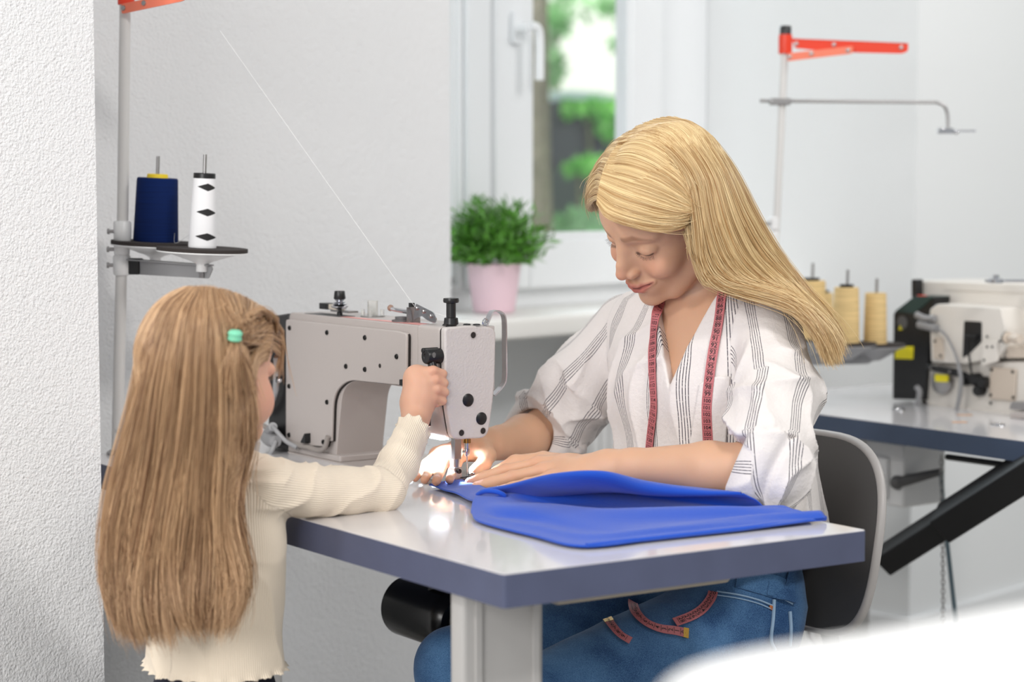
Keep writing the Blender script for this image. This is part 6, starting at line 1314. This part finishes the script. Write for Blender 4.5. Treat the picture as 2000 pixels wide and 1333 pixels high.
q = m2(1966, 660, -0.04); sh = obj('shaft_knob', MB(OT).lathe((q[0], -0.04, q[1]), [(0.012, 0), (0.012, 0.004), (0.006, 0.005), (0.006, 0.02), (0.009, 0.022), (0.009, 0.04)], (1, -0.2, 0), 20), tan, main); obj('knob_ring', MB(OT).lathe((q[0], -0.04, q[1]), [(0.0125, -0.001), (0.0125, 0.002), (0.0001, 0.002)], (1, -0.2, 0), 20), M['black'], sh)
ob('presser_foot', [(1975, 785), (2030, 788), (2030, 805), (1970, 800)], -0.05, -0.01, M['steel'], base, bev=0.002); ob('work_plate', [(1972, 806), (2050, 806), (2050, 822), (1972, 818)], -0.06, 0.02, M['machine'], base, bev=0.002)
ob('side_tan_panel', [(1968, 676), (2040, 676), (2040, 700), (1964, 700)], -0.02, 0.03, tan, main)
tb = thing('thread_tension_unit', 'x', 'x', (0, 0, 0)) if False else None
P_ = W(1945, 545, 3.75); obj('top_knob', MB().lathe(P_, [(0.014, -0.008), (0.014, 0), (0.006, 0.003), (0.006, 0.008), (0.0001, 0.008)], seg=20).cyl(P_+V([-0.02, 0, -0.004]), P_+V([0.06, 0, -0.004]), 0.003), M['chrome'], main)
for px, py in ((1754, 801), (1949, 830)):
    p0 = Wz(px, py, 0.7505); obj('table_eyelet', MB().lathe(p0, [(0.014, 0), (0.013, 0.002), (0.008, 0.002), (0.0075, 0.0005), (0.0001, 0.0005)], seg=24), M['chrome'], t2)
for px, py in ((1874, 825), (1884, 811)):
    p0 = Wz(px, py, 0.7503); obj('table_mark', MB().box((p0[0]-0.014, p0[1]-0.008, 0.7501), (p0[0]+0.014, p0[1]+0.008, 0.7507)), mat('tan plug', srgb(214, 170, 136), 0.6), t2, smooth=False)
# ================================================================== BLUE FABRIC
rows = [[(921,1004,.7545),(938,1022,.7532),(1040,1049,.7532),(1143,1070,.7532),(1300,1052,.7535),(1450,1036,.7540),(1612,1016,.7550)],
 [(922,990,.7590),(962,1006,.7570),(1060,1022,.7570),(1160,1040,.7570),(1305,1032,.7572),(1450,1020,.7580),(1610,1010,.7590)],
 [(926,975,.7640),(985,978,.7640),(1075,985,.7620),(1180,1000,.7610),(1310,1002,.7600),(1440,1000,.7590),(1560,999,.7575)],
 [(932,966,.7600),(1000,966,.7640),(1090,966,.7700),(1190,968,.7700),(1300,978,.7640),(1420,985,.7600),(1500,991,.7590)],
 [(942,958,.7660),(1010,948,.7830),(1105,936,.8040),(1180,934,.8080),(1262,949,.7920),(1360,957,.7850),(1447,963,.7820)],
 [(958,955,.7570),(1030,950,.7600),(1115,944,.7650),(1190,944,.7660),(1270,956,.7630),(1360,966,.7630),(1446,976,.7640)]]
G = np.array([[Wz(px, py, z) for px, py, z in r] for r in rows])
nu, nv = 70, 150
Rw = spl(np.array([spl(r, np.linspace(0, 1, nv)) for r in G]), np.linspace(0, 1, nu))
uu, vv_ = np.meshgrid(np.linspace(0, 1, nu), np.linspace(0, 1, nv), indexing='ij')
rip = (np.sin(uu*46+vv_*4+1.2*np.sin(vv_*5))*0.0016+np.sin(uu*27-vv_*4.5+0.8*np.sin(vv_*4))*0.0080*(1-0.6*vv_))*sstep(uu, 0.04, 0.2)*sstep(1-uu, 0.0, 0.12)*sstep(vv_, 0.08, 0.3)
Rw[..., 2] += rip
Rw[..., 2] = np.maximum(Rw[..., 2], 0.7528)
fm_ = mat('royal blue jersey', srgb(24, 78, 188), 0.75, sheen=0.25, spec=0.25); nt = fm_.node_tree; p_ = nt.nodes['Principled BSDF']
a_ = nt.nodes.new('ShaderNodeAttribute'); a_.attribute_name = 'st'; s_ = nt.nodes.new('ShaderNodeMath'); s_.operation = 'MULTIPLY'; s_.inputs[1].default_value = 900; w_ = nt.nodes.new('ShaderNodeMath'); w_.operation = 'SINE'; b_ = nt.nodes.new('ShaderNodeBump'); b_.inputs['Strength'].default_value = 0.35; b_.inputs['Distance'].default_value = 0.0006
nt.links.new(a_.outputs['Fac'], s_.inputs[0]); nt.links.new(s_.outputs[0], w_.inputs[0]); nt.links.new(w_.outputs[0], b_.inputs['Height']); nt.links.new(b_.outputs[0], p_.inputs['Normal'])
Fq = [(i*nv+j, i*nv+j+1, (i+1)*nv+j+1, (i+1)*nv+j) for i in range(nu-1) for j in range(nv-1)]
Vt = Rw.reshape(-1, 3); stv = uu.ravel()
# strip running under the presser foot
G2_ = [[(838, 949, .7540), (866, 958, .7545), (900, 970, .7550), (930, 984, .7560)], [(862, 944, .7545), (890, 951, .7548), (915, 960, .7560), (940, 972, .7600)], [(895, 938, .7548), (915, 944, .7552), (940, 952, .7565), (962, 958, .7600)]]
Gs = np.array([[Wz(*q) for q in r] for r in G2_]); n1, n2q = 24, 40; Rs = spl(np.array([spl(r, np.linspace(0, 1, n2q)) for r in Gs]), np.linspace(0, 1, n1)); k0 = len(Vt)
Rs[..., 2] += 0.0008*np.sin(np.linspace(0, 14, n2q))[None]
Vt = np.concatenate([Vt, Rs.reshape(-1, 3)]); stv = np.concatenate([stv, np.repeat(np.linspace(0, 0.2, n1), n2q)])
Fq += [(k0+i*n2q+j, k0+i*n2q+j+1, k0+(i+1)*n2q+j+1, k0+(i+1)*n2q+j) for i in range(n1-1) for j in range(n2q-1)]
fab = addmesh('fabric', Vt, Fq, fm_, None, smooth='all', attrs={'st': stv}); tagit(fab, 'royal blue ribbed fabric draped on the foreground table under the woman\'s hand', 'fabric')
sm_ = fab.modifiers.new('solid', 'SOLIDIFY'); sm_.thickness = 0.0022; sm_.offset = 1.0
hemt = MB().tube([np.array(Wz(px, py, .7555)) for px, py in ((1146, 1066), (1300, 1049), (1450, 1033), (1612, 1012))], 0.0032, 10); obj('hem', hemt, fm_, fab)
f2 = MB().tube(bez([Wz(930, 968, .764), Wz(948, 960, .772), Wz(972, 962, .772), Wz(985, 970, .766), Wz(965, 975, .762)], 24), [0.0015]+[0.0035]*23+[0.0015], 12); obj('gathered_fold', f2, fm_, fab)
# ================================================================== PLANT
sp_ = W(965, 605, 4.42); zs_ = z_sill+0.004; PL = Wz(965, 608, zs_+0.008); PY = PL[1]
plant = thing('potted_plant', 'bushy green artificial plant in a pale pink pot on the window sill', 'potted plant', (PL[0], PL[1], zs_+0.006))
sc_ = PY/FPX; r0 = 41*sc_; r1 = 53*sc_; hp = 95*sc_; b0 = V([PL[0], PL[1], zs_+0.006])
obj('pot', MB().lathe(b0, [(0.0001, 0), (r0*0.97, 0), (r0, 0.004), (r1, hp-0.003), (r1, hp), (r1-0.006, hp), (r1-0.008, hp-0.015), (0.0001, hp-0.015)], seg=48), M['pink'], plant)
obj('soil', MB().lathe(b0+[0, 0, hp-0.02], [(r1-0.006, 0), (r1-0.008, 0.012), (0.0001, 0.014)], seg=32), M['soil'], plant)
Vl = []; Fl = []; k = 0; r_g = np.random.default_rng(21)
for i in range(240):
    th_ = r_g.random()*2*PI; el = 0.25+1.25*r_g.random()**0.8; ln = (0.085+0.055*r_g.random())*(0.85+0.25*math.sin(el))*PY/4.3
    dv = V([math.cos(th_)*math.cos(el), math.sin(th_)*math.cos(el), math.sin(el)]); st0 = b0+[math.cos(th_)*0.02, math.sin(th_)*0.02, hp-0.006]
    side = np.cross(dv, [0, 0, 1]); side /= np.linalg.norm(side)+1e-9; up = np.cross(side, dv)
    pts = [st0+dv*ln*t+V([0, 0, -0.025])*t*t*math.cos(el) for t in np.linspace(0, 1, 7)]
    for j, t in enumerate(np.linspace(0.25, 1, 11)):
        p0 = st0+dv*ln*t+V([0, 0, -0.025])*t*t*math.cos(el); a2 = r_g.random()*2*PI; ld_ = dv*0.75+(side*math.cos(a2)+up*math.sin(a2))*0.75; ld_ /= np.linalg.norm(ld_); lf = 0.024+0.012*r_g.random(); sd_ = np.cross(ld_, r_g.normal(size=3)); sd_ /= np.linalg.norm(sd_); w2 = 0.0026
        Vl += [tuple(p0-sd_*w2*0.5), tuple(p0+ld_*lf*0.5-sd_*w2), tuple(p0+ld_*lf), tuple(p0+ld_*lf*0.5+sd_*w2), tuple(p0+sd_*w2*0.5)]; Fl.append((k, k+1, k+2, k+3, k+4)); k += 5
addmesh('foliage', Vl, Fl, mat('green leaves', srgb(84, 142, 46), 0.45, var=(45, 0.45, 1.5)), plant, smooth=False)
# ================================================================== CHAIR
chair = thing('chair', 'dark grey shell chair the woman sits on, its rounded backrest showing behind her', 'chair', (0.40, 3.08, 0))
cN = V([ey[0], ey[1], 0]); cU = V([u1[0], u1[1], 0]); Cc_ = W(1556, 1012, 3.02); Cc_ = np.array([Cc_[0], Cc_[1], 0.655])
def chair_pt(a, r): # superellipse outline on a curved back
    x = r*0.185*np.sign(math.cos(a))*abs(math.cos(a))**0.72; z = r*0.150*np.sign(math.sin(a))*abs(math.sin(a))**0.72
    return x, z
Vc = []; Fc = []; nr, na = 12, 72
for s_off in (0.0, 0.012):
    for i in range(nr+1):
        for j in range(na):
            x, z = chair_pt(2*PI*j/na, i/nr); bend = -0.9*x*x*1.6+0.10*z+0.010*math.sin(z*9); Vc.append(tuple(Cc_+cU*x+V([0, 0, z])+cN*(bend+s_off+0.03)))
for L_ in (0, 1):
    o0 = L_*(nr+1)*na
    for i in range(nr):
        for j in range(na):
            q = (o0+i*na+j, o0+i*na+(j+1) % na, o0+(i+1)*na+(j+1) % na, o0+(i+1)*na+j); Fc.append(q if L_ else q[::-1])
o1 = nr*na; o2 = (nr+1)*na+nr*na
for j in range(na): Fc.append((o1+j, o1+(j+1) % na, o2+(j+1) % na, o2+j))
addmesh('backrest', Vc, Fc, M['chair'], chair)
obj('rim', MB().tube([np.array(Vc[o1+j])*0.5+np.array(Vc[o2+j])*0.5 for j in range(na)], 0.0068, 10, closed=True), M['chair_rim'], chair)
sc0 = np.array([Pc[0]-0.03, Pc[1]-0.03, 0.405]); seat = MB(frame(sc0, cU, cN)); seat.prism(rpoly([(-0.21, -0.21), (0.21, -0.21), (0.2, 0.2), (-0.2, 0.2)], 0.07), -0.012, 0.012, 'z'); obj('seat', seat, M['chair'], chair, bevel=0.005)
for sx in (-1, 1):
    for sy in (-1, 1):
        t_ = sc0+cU*0.17*sx+cN*0.17*sy; bt = sc0+cU*0.205*sx+cN*0.21*sy; obj('leg', MB().tube([[t_[0], t_[1], 0.40], [bt[0], bt[1], 0.0]], 0.012, 12), M['grey_pl'], chair)
pst = W(1638, 1190, 3.2); obj('back_post', MB().tube([[Cc_[0]+cN[0]*0.06, Cc_[1]+cN[1]*0.06, 0.53], [Cc_[0]+cN[0]*0.10+0.01, Cc_[1]+cN[1]*0.10, 0.36], [sc0[0]+cN[0]*0.1, sc0[1]+cN[1]*0.1, 0.39]], 0.016, 14), M['grey_dk'], chair)
# motor under the foreground table
mq = W(862, 1205, 2.98); mt_ = thing('motor', 'black round motor under the foreground table beside its leg', 'motor', (mq[0], mq[1], mq[2]))
obj('housing', MB().lathe(mq-V([u1[0], u1[1], 0])*0.05, [(0.0001, 0), (0.034, 0.0), (0.045, 0.010), (0.048, 0.02), (0.048, 0.15), (0.040, 0.16), (0.0001, 0.16)], (u1[0], u1[1], 0), 40), mat('gloss black motor', srgb(10, 10, 11), 0.25), mt_)
obj('shaft_cover', MB().lathe(mq-V([u1[0], u1[1], 0])*0.052, [(0.0001, -0.006), (0.016, -0.005), (0.020, 0.0), (0.020, 0.004)], (u1[0], u1[1], 0), 24), M['black'], mt_)
obj('hanger', MB().box((mq[0]-0.02, mq[1]-0.01, mq[2]+0.03), (mq[0]+0.02, mq[1]+0.05, 0.75-TK)), M['black'], mt_)
# ================================================================== FOREGROUND WHITE TABLE (very near, out of focus)
zf = 0.94; 
pf = [Wz(1255, 1400, zf), Wz(1310, 1316, zf), Wz(1450, 1270, zf), Wz(1720, 1228, zf), Wz(2080, 1165, zf)]
poly = [(p[0], p[1]) for p in bez(pf, 24)]; far = poly[-1]; poly = poly+[(far[0]+0.5, far[1]+0.12), (far[0]+0.5, -0.2), (poly[0][0]-0.02, -0.2)]
fgt = thing('white_table', 'blurred white rounded table corner in the near foreground, bottom right', 'table', (0.4, 0.4, 0))
obj('tabletop', MB().prism(poly, zf-0.03, zf, 'z'), mat('white lacquer', srgb(246, 246, 246), 0.4), fgt, bevel=0.006)
for x_, y_ in ((0.25, 0.45), (0.75, 0.6), (0.25, -0.1), (0.75, -0.1)): obj('leg', MB().cyl((x_, y_, 0), (x_, y_, zf-0.03), 0.02), M['white_pl'], fgt)
